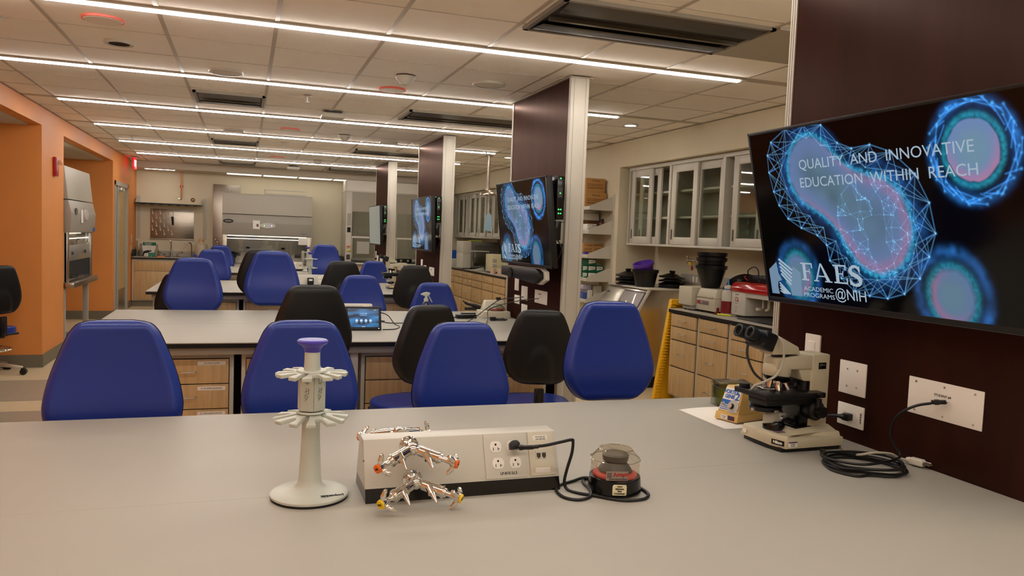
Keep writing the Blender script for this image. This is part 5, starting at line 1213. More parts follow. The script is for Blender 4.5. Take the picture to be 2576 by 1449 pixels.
# upper shelf with standards and pegboard
t = thing('wall_shelf', 'white wall shelf with a black front edge above the sink, on slotted uprights', 'shelf', (0, YF, 0))
MB().box(-1.93, -.79, -.34, 0, 1.885, 1.90).build('shelf', 'white', t); MB().box(-1.93, -.79, -.347, -.34, 1.872, 1.898).build('black_front', 'black', t)
for x in (-1.895, -.745):
    p = MB(); p.box(x-.028, x+.028, -.012, 0, 1.23, 2.03, .001); u = p.build('upright', 'white', t)
    q = MB()
    for k in range(30): q.box(x-.016, x-.008, -.0135, -.012, 1.25+k*.026, 1.263+k*.026).box(x+.008, x+.016, -.0135, -.012, 1.25+k*.026, 1.263+k*.026)
    q.build('slots', 'grey', u)
for x in (-1.925, -.80): MB().prism([(-.34, 1.90), (-.34, 1.915), (-.02, 2.01), (0, 2.01), (0, 1.885), (-.34, 1.885)], x, x+.006, 'x').build('bracket', 'white', t)
for i in range(7): MB().box(-1.83+i*.15, -1.77+i*.15, -.33, -.25, 1.862, 1.885).build('hook_clip', 'dgrey', t)
t = thing('drying_rack', 'stainless drying rack with rows of white pegs above the sink', 'drying rack', (0, YF, 0))
MB().box(-1.70, -.94, -.022, 0, 1.235, 1.80, .004).build('board', 'steel', t); MB().box(-1.71, -.93, -.035, 0, 1.225, 1.24).build('drip_trough', 'steel', t)
k = 0
for c in range(6):
    for r_ in range(3):
        x = -1.665+c*.068; z = 1.71-r_*.155-(.08 if c % 2 else 0)
        if z < 1.27: continue
        if c == 5 and r_ < 2: continue
        MB().tube([(x+.004, -.02, z), (x-.002, -.06, z+.045), (x-.006, -.09, z+.085)], [.009, .007, .005], 8, 3).box(x-.012, x+.014, -.03, -.02, z-.014, z+.014, .003).build('peg', 'paper', t)
t = thing('bottle_brush', 'black handled brush hanging on the drying rack', 'brush', (-1.32, YF-.05, 0)); MB().tube([(.0, 0, 1.66), (.012, 0, 1.50)], [.022, .020], 12, 4).build('bristles', 'blackp', t); MB().tube([(.01, .0, 1.66), (.018, .01, 1.76)], .004, 8, 3).build('wire', 'steel', t)
# far counters with sink
def far_counter(x0, x1, label, y0=15.42):
    t = thing('counter_top', label, 'counter top', (0, y0, .87)); D = YF-y0
    MB().box(x0, x1, 0, D, .026, .032).build('laminate', 'bench', t); MB().box(x0, x1, 0.001, D-.001, 0, .026).build('black_edge', 'black', t)
    MB().box(x0, x1, D-.02, D-.001, .032, .135).build('backsplash', 'bench', t); return t
t = far_counter(-1.945, -.415, 'far left counter top with the sink, faucets and glassware')
MB().box(-1.945, -1.93, 0.02, .66, .032, .16).build('side_splash', 'black', t)
t2 = far_counter(1.21, 1.83, 'short far counter top with spray bottles between the safety cabinet and fume hood')
MB().box(1.815, 1.83, .02, .66, .032, .14).build('side_splash', 'black', t2)
def base_cab(x0, x1, label, doors=2, y0=15.46, drawer=True):
    t = thing('base_cabinet', label, 'base cabinet', (x0, y0, 0)); w = x1-x0
    MB().box(0, w, 0, .6, .11, .869, .003).box(.02, w-.02, .05, .6, 0, .11).build('body', 'white', t)
    if drawer:
        MB().box(.035, w-.03, -.016, 0, .655, .835, .001).build('apron_panel', 'oak', t)
    zt = .645 if drawer else .835
    n = doors; dw = (w-.065)/n
    for i in range(n):
        d = MB().box(.035+i*dw+.003, .035+(i+1)*dw-.003, -.016, 0, .13, zt, .001).build('door', 'oak', t)
        xh = .035+(i+1)*dw-.04 if i % 2 == 0 else .035+i*dw+.04
        wire_pull(d, xh, -.016, zt-.12, .10, axis='z')
    return t
base_cab(-1.94, -.72, 'oak sink cabinet under the far left counter', 2)
base_cab(1.22, 1.82, 'oak base cabinet below the spray bottles on the far wall', 1)
o = MB().box(-1.94, -.72, 15.50, 15.51, 0, .1).build('toe_kick', 'plinth'); tag(o, 'dark grey toe kick strip under the oak sink cabinet', 'toe kick')
zc = .902
t = thing('sink', 'stainless sink set in the far left counter', 'sink', (-1.28, 15.72, zc)); MB().box(-.38, .38, -.20, .22, .0, .006, .002).build('rim', 'steel', t); MB().box(-.34, .34, -.17, .18, .0055, .0075).build('basin', M('sink_dark', '#4b4540', .4, metal=.8), t)
t = thing('faucet', 'chrome gooseneck faucet with two wrist blade handles at the far sink', 'faucet', (-1.33, 15.98, zc))
MB().tube([(0, 0, 0), (0, 0, .12), (0, -.01, .24), (0, -.05, .31), (0, -.12, .31), (0, -.15, .26)], .012, 10, 5).cyl((0, 0, 0), (0, 0, .08), .022).build('spout', 'chrome', t)
for sx in (-1, 1): MB().cyl((sx*.11, 0, 0), (sx*.11, 0, .06), .016).tube([(sx*.11, 0, .065), (sx*.16, -.02, .065), (sx*.22, -.05, .10)], [.010, .008, .014], 8, 4).build('handle', 'chrome', t)
t = thing('faucet', 'curved chrome purified water faucet with white tip at the far sink', 'faucet', (-.97, 15.95, zc)); MB().tube([(0, 0, 0), (0, 0, .2), (-.01, -.01, .26), (-.05, -.02, .28), (-.08, -.03, .25)], .012, 10, 5).build('spout', 'chrome', t); MB().box(-.13, -.06, -.05, -.01, .25, .28, .006).build('tip', 'white', t); MB().tube([(-.08, -.03, .24), (-.14, -.05, .16), (-.22, -.08, .08)], .003, 6, 4).build('hose', 'clearp', t)
def flask(x, y, lab, h=.26, r=.06, cone=True):
    t = thing('glass_flask', lab, 'flask', (x, y, zc), group=None)
    MB().lathe([(r*.95, .0), (r, .008), (r*(.9), h*.3), (.022, h*.72), (.020, h*.95), (.024, h), (.018, h*.98), (.018, h*.72), (r*.85, h*.3), (r*.93, .012), (0, .006)], seg=28).build('glass', thin_glass('flask_glass', '#f0eee8', .06, .03), t)
flask(-1.90, 15.80, 'tall clear flask at the left end of the far sink counter', .29, .05); flask(-1.82, 15.72, 'second clear flask beside the green sign', .24, .055); flask(-1.56, 15.80, 'clear flask standing right of the green eyewash sign', .23, .06)
t = thing('emergency_sign', 'white sign with a green EMERGENCY header behind the flasks', 'sign', (-1.70, YF-.16, zc)); MB().box(-.125, .125, 0, .006, 0, .275).build('board', 'paper', t); MB().box(-.115, .115, -.002, 0, .20, .262).build('green_header', 'green', t)
text('Emergency', .036, 'paper', t, face_ny(-.02, -.003, .243), sx=.8); text('Eyewash', .036, 'paper', t, face_ny(-.02, -.003, .216), sx=.8)
MB().lathe([(.026, 0), (.032, 0), (.032, .002), (.026, .002)], seg=28).xf(face_ny(-.01, -.001, .15)).build('ring_symbol', 'cream', t)
t = thing('spray_nozzle', 'dark green spray gun lying among the flasks', 'spray gun', (-1.71, 15.70, zc+.06)); MB().tube([(-.07, 0, .02), (0, 0, .035), (.07, 0, .05)], [.01, .024, .012], 10, 4).tube([(-.05, 0, .02), (-.08, 0, -.05)], .012, 8, 3).build('gun', 'blackp', t)
for x, lab in ((-1.655, 'left green and white paper cup on the far sink counter'), (-1.595, 'right green and white paper cup on the far sink counter')):
    t = thing('paper_cup', lab, 'cup', (x, 15.62, zc)); MB().lathe([(0, 0), (.024, 0), (.031, .075), (.029, .075), (.023, .004), (0, .004)], seg=24).build('cup', M('cup_green', '#2f8f6e', .6, noise=.5, nscale=40), t)
o = MB().box(-1.53, -1.40, 15.52, 15.60, zc, zc+.022, .008).build('orange_dish', M('orange_plastic', '#f07a30', .4)); tag(o, 'flat orange plastic dish at the front of the far sink', 'dish')
t = thing('carboy', 'large translucent carboy with a tan cap beside the far sink', 'carboy', (-.795, 15.90, zc)); MB().lathe([(0, 0), (.105, 0), (.112, .01), (.112, .22), (.10, .25), (.05, .275), (.042, .30), (0, .30)], seg=36).build('vessel', M('carboy_plastic', '#cdbfa6', .35, alpha=.92), t); MB().lathe([(0, .30), (.047, .30), (.047, .35), (.043, .355), (0, .355)], seg=28).build('cap', M('cap_tan', '#c9a468', .5), t)
t = thing('spray_trigger', 'purple trigger nozzle lying on the far counter', 'nozzle', (-.88, 15.60, zc)); MB().tube([(-.05, 0, .03), (0, 0, .055), (.04, 0, .03)], [.01, .018, .012], 8, 3).box(.0, .04, -.015, .015, 0, .05, .006).build('trigger', M('purple_blue', '#3c3c9c', .4), t)
# spray bottles right
def spray(name, lab, loc, colb, colh, h=.20, r=.035, s=1.0, rz=0, band=False):
    t = thing(name, lab, 'spray bottle', loc, rz)
    MB().lathe([(0, 0), (r, 0), (r*1.03, .006), (r*1.03, h*.62), (r*.85, h*.80), (r*.42, h), (0, h)], seg=28).build('bottle', colb, t)
    n = MB(); n.lathe([(0, h-.002), (r*.5, h-.002), (r*.5, h+.018), (r*.3, h+.022), (r*.28, h+.045), (0, h+.045)], seg=20)
    n.prism([(-.030, h+.066), (-.034, h+.058), (-.034, h+.048), (-.008, h+.040), (.020, h+.044), (.032, h+.060), (.028, h+.070), (0, h+.074)], -.009, .009, 'y', .003)
    n.build('spray_head', colh, t)
    g = MB(); g.prism([(.012, h+.050), (.020, h+.048), (.036, h+.022), (.054, h-.008), (.046, h-.010), (.030, h+.018)], -.006, .006, 'y', .002); g.build('trigger', colh, t)
    MB().cyl((-.044, 0, h+.055), (-.033, 0, h+.055), .006, seg=12).build('nozzle', colh, t)
    return t
BV = M('violet_blue_head', '#2d2a80', .4)
spray('spray_bottle', 'blue headed spray bottle on the far counter, left', (1.30, 15.72, zc), 'lgrey', BV, .20, .035); spray('spray_bottle', 'blue headed spray bottle on the far counter, second from left', (1.40, 15.80, zc), 'lgrey', BV, .21, .035)
spray('spray_bottle', 'white blue headed spray bottle near the fume hood side', (1.66, 15.85, zc), 'white', BV, .21, .035)
t = thing('dark_bottle', 'dark brown narrow neck bottle on the far counter beside the hood', 'bottle', (1.72, 15.60, zc)); MB().lathe([(0, 0), (.045, 0), (.048, .01), (.045, .09), (.022, .18), (.018, .22), (0, .22)], seg=28).build('bottle', M('bottle_dark', '#2e2a2c', .25), t)
t = thing('test_tube_rack', 'tilted rack of white tubes behind the spray bottles', 'rack', (1.52, 15.95, zc+.17), 0); MB().box(-.13, .13, -.01, .01, -.02, .035, mat=T(ry=.22)).build('frame', 'white', t); 
for i in range(9): MB().box(-.115+i*.027, -.10+i*.027, -.014, -.010, -.012, .03, mat=T(ry=.22)).build('slot', 'ink', t)
# fume hood
t = thing('fume_hood', 'wide white fume hood with lit header on the far wall behind the fins', 'fume hood', (1.84, 15.30, 0)); FW = 1.98  # header below is a purer white, in place of light falling on it
MB().box(0, FW, .0, .8, 2.29, 2.50, .003).build('header', 'paper', t); MB().box(.3, FW-.3, .3, .38, 2.25, 2.27).build('hood_fill_strip', emission('fill_strip_glow', (1.0, .92, .82), 4.0), t); MB().box(-.004, FW+.004, -.01, .0, 2.275, 2.30, .002).build('header_rail', 'white', t)  # glowing strip under the header is added to lighten the hood inside
MB().box(0, .11, 0, .8, .90, 2.285, .003).box(FW-.11, FW, 0, .8, .90, 2.285, .003).box(.11, FW-.11, .74, .8, .90, 2.285).build('side_walls', 'white', t)
MB().box(.11, FW-.11, .0, .02, 1.905, 2.285).build('front_panel', M('hood_grey', '#a49d8e', .45), t)
for i, (xa, xb) in enumerate(((.12, .98), (1.0, FW-.12))):
    MB().box(xa, xb, .03, .034, 1.42, 1.90).box(xa, xb, .012, .016, 1.0, 1.40).build('sash_glass', 'glassg', t); MB().box(xa, xb, .005, .025, 1.385, 1.42, .002).box(xa, xa+.012, .005, .02, .99, 1.39).box(xb-.012, xb, .005, .02, .99, 1.39).build('sash_frame', 'white', t)
MB().box(-.0, FW, -.02, .8, .872, .905, .003).build('work_surface', 'white', t); MB().box(.10, FW-.10, -.01, .7, .905, .925, .003).build('black_tray', 'blackp', t)
MB().box(.02, .095, -.004, 0, 1.62, 1.86).build('notice', M('notice_grey', '#a29d92', .6), t); MB().box(.025, .09, -.004, 0, 1.49, 1.59).build('display', 'slot', t); MB().box(.02, .09, -.004, 0, .96, 1.06).build('outlet', 'dgrey', t)
for z, c, lab in ((1.22, M('valve_red', '#e05a40', .4), 'r'), (1.14, M('valve_yellow', '#e6c82a', .4), 'y')): MB().cyl((.055, -.03, z), (.055, 0, z), .012).box(.02, .09, -.035, -.025, z-.012, z+.012, .004).build('valve', c, t)
MB().box(.22, .46, .008, .011, 1.08, 1.32).build('taped_notice', M('notice_film', '#a7a39a', .5), t)
base_cab(1.90, 2.70, 'oak and white base cabinet under the left part of the fume hood', 2, 15.36, False); base_cab(2.75, 3.74, 'oak and white base cabinet under the right part of the fume hood', 2, 15.36, True)
t = thing('black_device', 'black two dial device with a white lid on the fume hood tray', 'hotplate', (2.88, 15.42, .925)); MB().box(0, .30, 0, .2, .001, .075, .006).build('case', 'blackp', t); MB().box(.0, .28, 0, .2, .075, .10, .004).build('lid', 'cream', t)
for x in (.08, .22): MB().cyl((x, -.008, .035), (x, 0, .035), .022, seg=20).build('dial', 'alu', t)
# ================================================================ screens
TL_, TH_ = 1.10, .63
def screen_picture():
    """colours of the slide shown on the screens: glowing cells with a wire net, on black"""
    nu, nv = 620, 355
    u = np.linspace(0, TL_, nu)[None, :].repeat(nv, 0); v = np.linspace(0, TH_, nv)[:, None].repeat(nu, 1)
    img = np.zeros((nv, nu, 3)); rng = np.random.default_rng(3)
    def ell(cx, cy, rx, ry, a=0):
        c, s = math.cos(a), math.sin(a); x = (u-cx)*c+(v-cy)*s; y = -(u-cx)*s+(v-cy)*c
        return np.hypot(x/rx, y/ry), np.arctan2(y/ry, x/rx)
    def sm(a, b, x):
        t = np.clip((x-a)/(b-a), 0, 1); return t*t*(3-2*t)
    def noise(sc, seed):
        r = np.random.default_rng(seed); g = r.random((int(TH_*sc)+3, int(TL_*sc)+3)); fx = u*sc; fy = v*sc
        i = fx.astype(int); j = fy.astype(int); tx = fx-i; ty = fy-j; tx = tx*tx*(3-2*tx); ty = ty*ty*(3-2*ty)
        return (g[j, i]*(1-tx)+g[j, i+1]*tx)*(1-ty)+(g[j+1, i]*(1-tx)+g[j+1, i+1]*tx)*ty
    n1 = noise(60, 1); n2 = noise(20, 2); n3 = noise(140, 4)
    # fused pair of cells: metaball field
    d1, _ = ell(.305, .155, .115, .125); d2, _ = ell(.565, .345, .150, .165); d3, _ = ell(.42, .24, .11, .085, .7)
    F = np.exp(-d1**2*1.1)+np.exp(-d2**2*1.1)+.85*np.exp(-d3**2*1.2)
    inside = sm(.36, .50, F+.05*(n1-.5)); rim = np.exp(-((F-.385+.05*(n3-.5))/.055)**2); halo = sm(.10, .30, F)
    pink = np.array([.62, .30, .55]); mid = np.array([.26, .42, .80]); grey = np.array([.20, .36, .50]); cyan = np.array([.03, .38, .60]); blue = np.array([.02, .14, .48])
    core = sm(.55, 1.25, F)
    rimpink = sm(.72, .42, F)*sm(-.3, .35, (u-.45)*.8+(v-.28)*1.2+.15)
    body = mid*(1-core[..., None])+grey*core[..., None]*(.8+.3*n2[..., None])
    body = body*.82; body = body*(1-.75*rimpink[..., None])+pink*.95*(.75*rimpink[..., None])
    img += blue*(.55*(halo*(1-inside))*(0.25+1.0*n1*n2*2.0))[..., None]
    img = img*(1-inside[..., None])+body*inside[..., None]*.75
    img += cyan*(rim*(.35+.75*n3))[..., None]
    def cell(cx, cy, rx, ry, soft, ringr, gain, pinkside):
        d, a = ell(cx, cy, rx, ry); dn = d+.05*(n1-.5)
        ins = sm(1.0+soft, 1.0-soft, dn)
        c_ = grey*1.2*(1-sm(.3, 1.0, d))[..., None]+mid*.9*sm(.3, 1.0, d)[..., None]
        pk = sm(.55, 1.0, d)*np.clip(np.cos(a-pinkside)*.8+.45, 0, 1)
        c_ = c_*(1-.7*pk[..., None])+np.array([.75, .28, .50])*.7*pk[..., None]
        rm = np.exp(-((d-1.12)/(.09+soft*.5))**2)*(.5+.6*n3)
        outer = np.exp(-((d-ringr)/(.16+soft*.3))**2)*(.20+1.3*n1*n2)
        out = sm(ringr+.35, ringr-.1, d)*(1-ins)
        img[:] = img*(1-ins[..., None])+c_*ins[..., None]*gain
        img[:] += (np.array([.02, .42, .58])*rm[..., None]+np.array([.03, .22, .70])*outer[..., None]+blue*.35*out[..., None]*n2[..., None])*gain*(1-.6*ins[..., None])
    cell(.921, .147, .078, .082, .04, 1.62, .85, 1.4)
    cell(.185, .520, .062, .070, .22, 1.6, .62, 1.2)
    cell(.818, .546, .070, .078, .16, 1.65, .60, 2.6)
    # wire net
    def line(p, q, w, col, g):
        (x0, y0), (x1, y1) = p, q; L2 = (x1-x0)**2+(y1-y0)**2+1e-12
        a0 = max(0, int((min(x0, x1)-.006)/TL_*nu)); a1 = min(nu, int((max(x0, x1)+.006)/TL_*nu)+2); b0 = max(0, int((min(y0, y1)-.006)/TH_*nv)); b1 = min(nv, int((max(y0, y1)+.006)/TH_*nv)+2)
        if a1 <= a0 or b1 <= b0: return
        U = u[b0:b1, a0:a1]; V = v[b0:b1, a0:a1]; t = np.clip(((U-x0)*(x1-x0)+(V-y0)*(y1-y0))/L2, 0, 1)
        d = np.hypot(U-x0-t*(x1-x0), V-y0-t*(y1-y0)); m = np.exp(-(d/w)**2)*g
        img[b0:b1, a0:a1] += np.array(col)*m[..., None]
    oa = [(.097, .089), (.125, .045), (.207, .008), (.30, .006), (.382, .015), (.445, .079), (.503, .102), (.577, .098), (.656, .127), (.732, .196), (.771, .28), (.782, .367), (.753, .435), (.713, .501), (.65, .552), (.583, .572), (.51, .570), (.45, .56), (.395, .52), (.351, .462), (.345, .41), (.305, .377), (.23, .352), (.167, .319), (.127, .27), (.107, .22), (.094, .15)]
    ia = [(.17, .13), (.2, .09), (.25, .055), (.31, .05), (.37, .08), (.42, .13), (.48, .155), (.55, .165), (.62, .195), (.68, .25), (.71, .33), (.71, .40), (.68, .46), (.62, .50), (.55, .515), (.48, .50), (.43, .45), (.39, .395), (.34, .35), (.28, .31), (.22, .27), (.18, .21)]
    net = [0.10, .40, .85]
    for i in range(len(oa)):
        p = oa[i]; q = oa[(i+1) % len(oa)]; line(p, q, .0016, [.10, .34, .72], .7)
        near = sorted(ia, key=lambda c: (c[0]-p[0])**2+(c[1]-p[1])**2)[:4]
        for c in near: line(p, c, .0011, [.20, .50, .85], .55)
        pm = ((p[0]*.55+near[0][0]*.45), (p[1]*.55+near[0][1]*.45)); line(pm, q, .0011, [.12, .40, .8], .6); line(p, pm, .0030, [.03, .18, .6], .5)
        line(p, (p[0]+.0005, p[1]), .0032, [.25, .6, .9], .6)
    P2 = []
    for k in range(110):
        a = rng.random()*2*PI; r = math.sqrt(rng.random()); P2.append((.565+.165*r*math.cos(a), .35+.175*r*math.sin(a)))
    for k, p in enumerate(P2):
        line(p, (p[0]+.0003, p[1]), .0018, [.2, .5, .75], .6)
        for c in sorted(P2, key=lambda c: (c[0]-p[0])**2+(c[1]-p[1])**2)[1:7]: line(p, c, .0009, [.10, .34, .66], .24)
    for k in range(46):
        a = 2*PI*k/46
        for (cx, cy, rx, ry, w) in ((.921, .147, .128, .135, .0022),):
            p = (cx+rx*math.cos(a)*(1+.10*math.sin(k*2.7)), cy+ry*math.sin(a)*(1+.08*math.cos(k*1.9))); b = a+2*PI*(1+k % 3)/46*1.6
            q = (cx+rx*math.cos(b)*(.92+.14*math.sin(k*1.3)), cy+ry*math.sin(b)*(.95+.1*math.cos(k*3.1)))
            line(p, q, w, [.05, .28, .78], .75)
            line(p, (p[0]+.0004, p[1]), .0042, [.08, .42, .9], .55)
    return nu, nv, np.clip(img, 0, 1.3)
_nu, _nv, _img = screen_picture()
def screen_mesh():
    u = np.linspace(0, TL_, _nu); v = np.linspace(0, TH_, _nv)
    co = np.zeros((_nv, _nu, 3)); co[..., 0] = u[None, :]; co[..., 1] = -v[:, None]
    idx = np.arange(_nv*_nu).reshape(_nv, _nu)
    q = np.stack([idx[:-1, :-1], idx[1:, :-1], idx[1:, 1:], idx[:-1, 1:]], -1).reshape(-1, 4)
    me = bpy.data.meshes.new('screen'); me.vertices.add(_nv*_nu); me.vertices.foreach_set('co', co.ravel())
    n = len(q); me.loops.add(n*4); me.loops.foreach_set('vertex_index', q.ravel().astype(np.int32)); me.polygons.add(n)
    me.polygons.foreach_set('loop_start', np.arange(0, n*4, 4, dtype=np.int32)); me.polygons.foreach_set('loop_total', np.full(n, 4, dtype=np.int32))
    me.update(); me.validate()
    ca = me.color_attributes.new('picture', 'FLOAT_COLOR', 'POINT'); rgba = np.ones((_nv*_nu, 4), dtype=np.float32); rgba[:, :3] = _img.reshape(-1, 3); ca.data.foreach_set('color', rgba.ravel())
    return me
def screen_mat(name, strength, rough=.12, base='#050506', pic=True):
    m = M(name, base, rough, spec=.3); nt = m.node_tree; b = nt.nodes['Principled BSDF']
    if pic:
        a = nt.nodes.new('ShaderNodeAttribute'); a.attribute_name = 'picture'; nt.links.new(a.outputs['Color'], b.inputs['Emission Color'])
    b.inputs['Emission Strength'].default_value = strength
    return m
_sme = screen_mesh(); _sme.materials.append(screen_mat('screen_lit', .70))
_white = emission('screen_white_text', '#bdd2e4', .68)
_pale = emission('screen_pale_logo', '#95b8d8', .52)
def tv(label, c, tilt, pic=True, group=None, full=True, wallx=2.12):
    """c = centre of the front; front faces -x, top leaning to -x"""
    t = thing('wall_screen', label, 'screen', c, 0, group)
    # local frame: X along the screen from the far end to the near end, Y up the screen, Z towards the room
    F = Matrix(((0, -math.sin(tilt), -math.cos(tilt), 0), (-1, 0, 0, 0), (0, math.cos(tilt), -math.sin(tilt), 0), (0, 0, 0, 1)))
    t.matrix_world = Matrix.Translation(c) @ F
    hx, hy = TL_/2, TH_/2
    MB().box(-hx, hx, -hy, hy, -.045, -.004, .004).box(-hx+.12, hx-.12, -hy+.09, hy-.10, -.075, -.04, .01).build('casing', 'blackp', t)
    b = MB(); w = .011
    b.box(-hx, hx, hy-w, hy, -.006, .002, .001).box(-hx, hx, -hy, -hy+.018, -.006, .002, .001).box(-hx, -hx+w, -hy, hy, -.006, .002, .001).box(hx-w, hx, -hy, hy, -.006, .002, .001)
    b.build('bezel', 'blackp', t)
    MB().box(-hx, hx, -hy-.0005, -hy+.001, .001, .0028).build('bezel_edge', 'dgrey', t)
    if pic:
        s = bpy.data.objects.new('screen', _sme); COL.objects.link(s); s.parent = t; s.location = (-hx, hy, 0)
        D = Matrix.Translation((-hx, hy, .0006))
        def tx(str_, u0, u1, v_, size, mt=_white, bold=0, parent=s, sp=1.0):
            cu = text(str_, size, mt, parent, Matrix.Identity(4), ext=0.0001, bold=bold)
            xs = [vt.co.x for vt in cu.data.vertices]; ys = [vt.co.y for vt in cu.data.vertices]
            k = (u1-u0)/(max(xs)-min(xs)); cu.data.transform(Matrix.Translation(((u0+u1)/2, -v_, .0006)) @ Matrix.Diagonal((k, 1, 1, 1)) @ Matrix.Translation((-(max(xs)+min(xs))/2, -(max(ys)+min(ys))/2, 0)))
            return cu
        if full is not None:
            tx('QUALITY  AND  INNOVATIVE', .257, .926, .138, .047); tx('EDUCATION  WITHIN  REACH', .253, .932, .196, .047)
            tx('ACADEMIC', .207, .350, .567, .0225); tx('PROGRAMS', .204, .355, .589, .0225); tx('@NIH', .360, .496, .578, .052)
            # heavy serifed letters
            L = MB()
            def bx(x0, x1, v0, v1): L.box(x0, x1, -v1, -v0, .0004, .0009)
            def F_(x, e):
                bx(x+.010, x+.024, .477, .537); bx(x, x+.036, .533, .538); bx(x, x+.058, .475, .480); bx(x+.053, x+.058, .475, .493); bx(x+.02, x+.044, .503, .507); bx(x+.041, x+.044, .496, .514)
                if e: bx(x+.01, x+.062, .533, .538); bx(x+.057, x+.062, .518, .538)
            F_(.203, False); F_(.362, True)
            L.prism([(.272, -.536), (.279, -.536), (.305, -.478), (.300, -.474)], .0004, .0009, 'z').prism([(.300, -.474), (.307, -.474), (.345, -.537), (.328, -.537)], .0004, .0009, 'z')
            bx(.264, .288, .534, .538); bx(.318, .352, .534, .538); bx(.288, .325, .517, .521)
            S = [(.478, .492), (.474, .483), (.464, .4775), (.452, .478), (.443, .484), (.440, .492), (.445, .500), (.458, .506), (.472, .512), (.480, .520), (.479, .530), (.470, .537), (.456, .539), (.444, .535), (.437, .525)]
            L.tube([(a_, -b_, .0006) for a_, b_ in S], [.0035, .0045, .0055, .0065, .0075, .0065, .0055, .0045, .0035], 6, 3); bx(.476, .480, .476, .497); bx(.434, .438, .519, .539)
            L.build('serif_letters', _white, s)
            # house shaped logo with a twisted band
            g = MB(); z0, z1 = .0003, .0007
            g.prism([(.026, -.508), (.072, -.478), (.077, -.52), (.092, -.545), (.070, -.552), (.066, -.572), (.070, -.599), (.028, -.599)], z0, z1, 'z')
            g.prism([(.160, -.490), (.198, -.512), (.193, -.597), (.138, -.599), (.134, -.57), (.112, -.552), (.150, -.53)], z0, z1, 'z')
            g.build('logo_house', _pale, s)
            g = MB()
            for k in range(5):
                q = k*.0135; g.prism([(.084+q*.12, -.470-q), (.090+q*.1, -.464-q), (.158-q*.25, -.503-q*1.0), (.154-q*.3, -.508-q)], z0+.0002, z1+.0002, 'z')
            for k in range(4):
                q = k*.013; g.prism([(.074, -.556-q*.8), (.080, -.5535-q*.8), (.134-q*.75, -.594), (.126-q*.75, -.597)], z0+.0002, z1+.0002, 'z')
            g.build('logo_band', _white, s)
    else:
        MB().box(-hx+w, hx-w, -hy+.018, hy-w, -.002, .0005).build('screen', screen_mat('screen_blank', .36, .15, '#20221f', pic=False), t)
        MAT_ = bpy.data.materials['screen_blank'].node_tree.nodes['Principled BSDF']; MAT_.inputs['Emission Color'].default_value = (*lin('#b9beb4'), 1)
    return t
t1 = tv('large near screen on the right fin showing blue glowing cells and white slogan text', (1.812, 1.897, 1.613), .222)
t2 = tv('second screen with cell slide, on the fin at the second bench', (1.935, 5.42, 1.618), .115)
t3 = tv('third screen with a washed out cell slide, on the fin at the third bench', (1.972, 9.08, 1.627), .042)
t4 = tv('farthest screen, blank and pale, on the last brown fin', (1.974, 12.62, 1.622), .046, pic=False)
def mount(parent_label, x, y, z, wx):
    t = thing('screen_mount', parent_label, 'wall mount', (wx, y, z), 0, 'black wall brackets behind the screens')
    d = wx-x
    MB().box(-.012, 0, -.22, .22, -.16, .16, .003).build('wall_plate', 'blackp', t); MB().box(-d+.085, -.012, -.19, -.16, -.15, .15).box(-d+.085, -.012, .16, .19, -.15, .15).box(-d+.085, -d+.10, -.20, .20, -.02, .02).build('arm', 'blackp', t)
mount('black bracket holding the large near screen to its fin', 1.812, 1.9, 1.62, 2.016)
mount('black bracket holding the second screen to its fin', 1.935, 5.6, 1.62, 2.118)
mount('black bracket holding the third screen to its fin', 1.972, 9.2, 1.62, 2.118)
mount('black bracket holding the farthest screen to its fin', 1.974, 12.7, 1.62, 2.118)
GL = emission('green_status_light', '#40e060', 3.0)
for (x, y0, wx, lab) in ((1.99, 4.885, 2.118, 'black media box with green lights at the near edge of the second screen'), (2.03, 8.55, 2.118, 'black media box with green lights at the near edge of the third screen'), (2.03, 12.10, 2.118, 'black media box with small lights beside the farthest screen')):
    t = thing('media_box', lab, 'media box', (x, y0, 1.66), 0, 'black media boxes behind the screens')
    MB().box(0, .055, 0, .22, -.02, .275, .003).box(.0, .04, .0, .20, -.16, -.03, .003).build('case', 'blackg', t)
    for (dx, dz) in ((.018, .255), (.018, .155), (.010, .045), (.026, .045), (.010, .018), (.026, .018)): MB().box(dx, dx+.009, -.001, .0005, dz, dz+.008).build('status_light', GL, t)
    MB().box(.008, .038, -.0006, 0, .13, .20).build('port_frame', 'dgrey', t)
    MB().tube([(.02, .02, -.15), (.05, .0, -.22), (.03, .03, -.30), (.06, .10, -.34)], .006, 8, 5).build('cable', 'blackp', t)
for (ya, lab) in ((5.05, 'white wall box on the second fin behind the screen'), (8.69, 'white wall box on the third fin behind the screen'), (12.3, 'white wall box on the farthest fin behind the screen')):
    t = thing('wall_box', lab, 'wall box', (2.118, ya, 0), 0, 'white wall boxes behind the screens'); MB().box(-.065, 0, 0, .30, 1.475, 1.625, .003).box(-.065, 0, 0, .30, 1.628, 1.78, .003).build('cover', 'white', t)
# video bar below the second screen
t = thing('video_bar', 'black and white video conference bar under the second screen', 'video bar', (1.965, 5.42, 1.245))
MB().prism([(.50, .035), (.50, -.035), (-.24, -.062), (-.34, -.02), (-.33, .025), (-.26, .045)], -.012, .03, 'x', .005).build('front', 'blackp', t)
MB().prism([(.50, .042), (.49, -.03), (-.26, -.070), (-.375, -.03), (-.365, .030), (-.27, .056)], .03, .062, 'x', .006).build('rear_shell', 'white', t)
MB().cyl((-.020, .26, -.01), (-.010, .26, -.01), .040, seg=28).build('camera_eye', 'blackg', t)
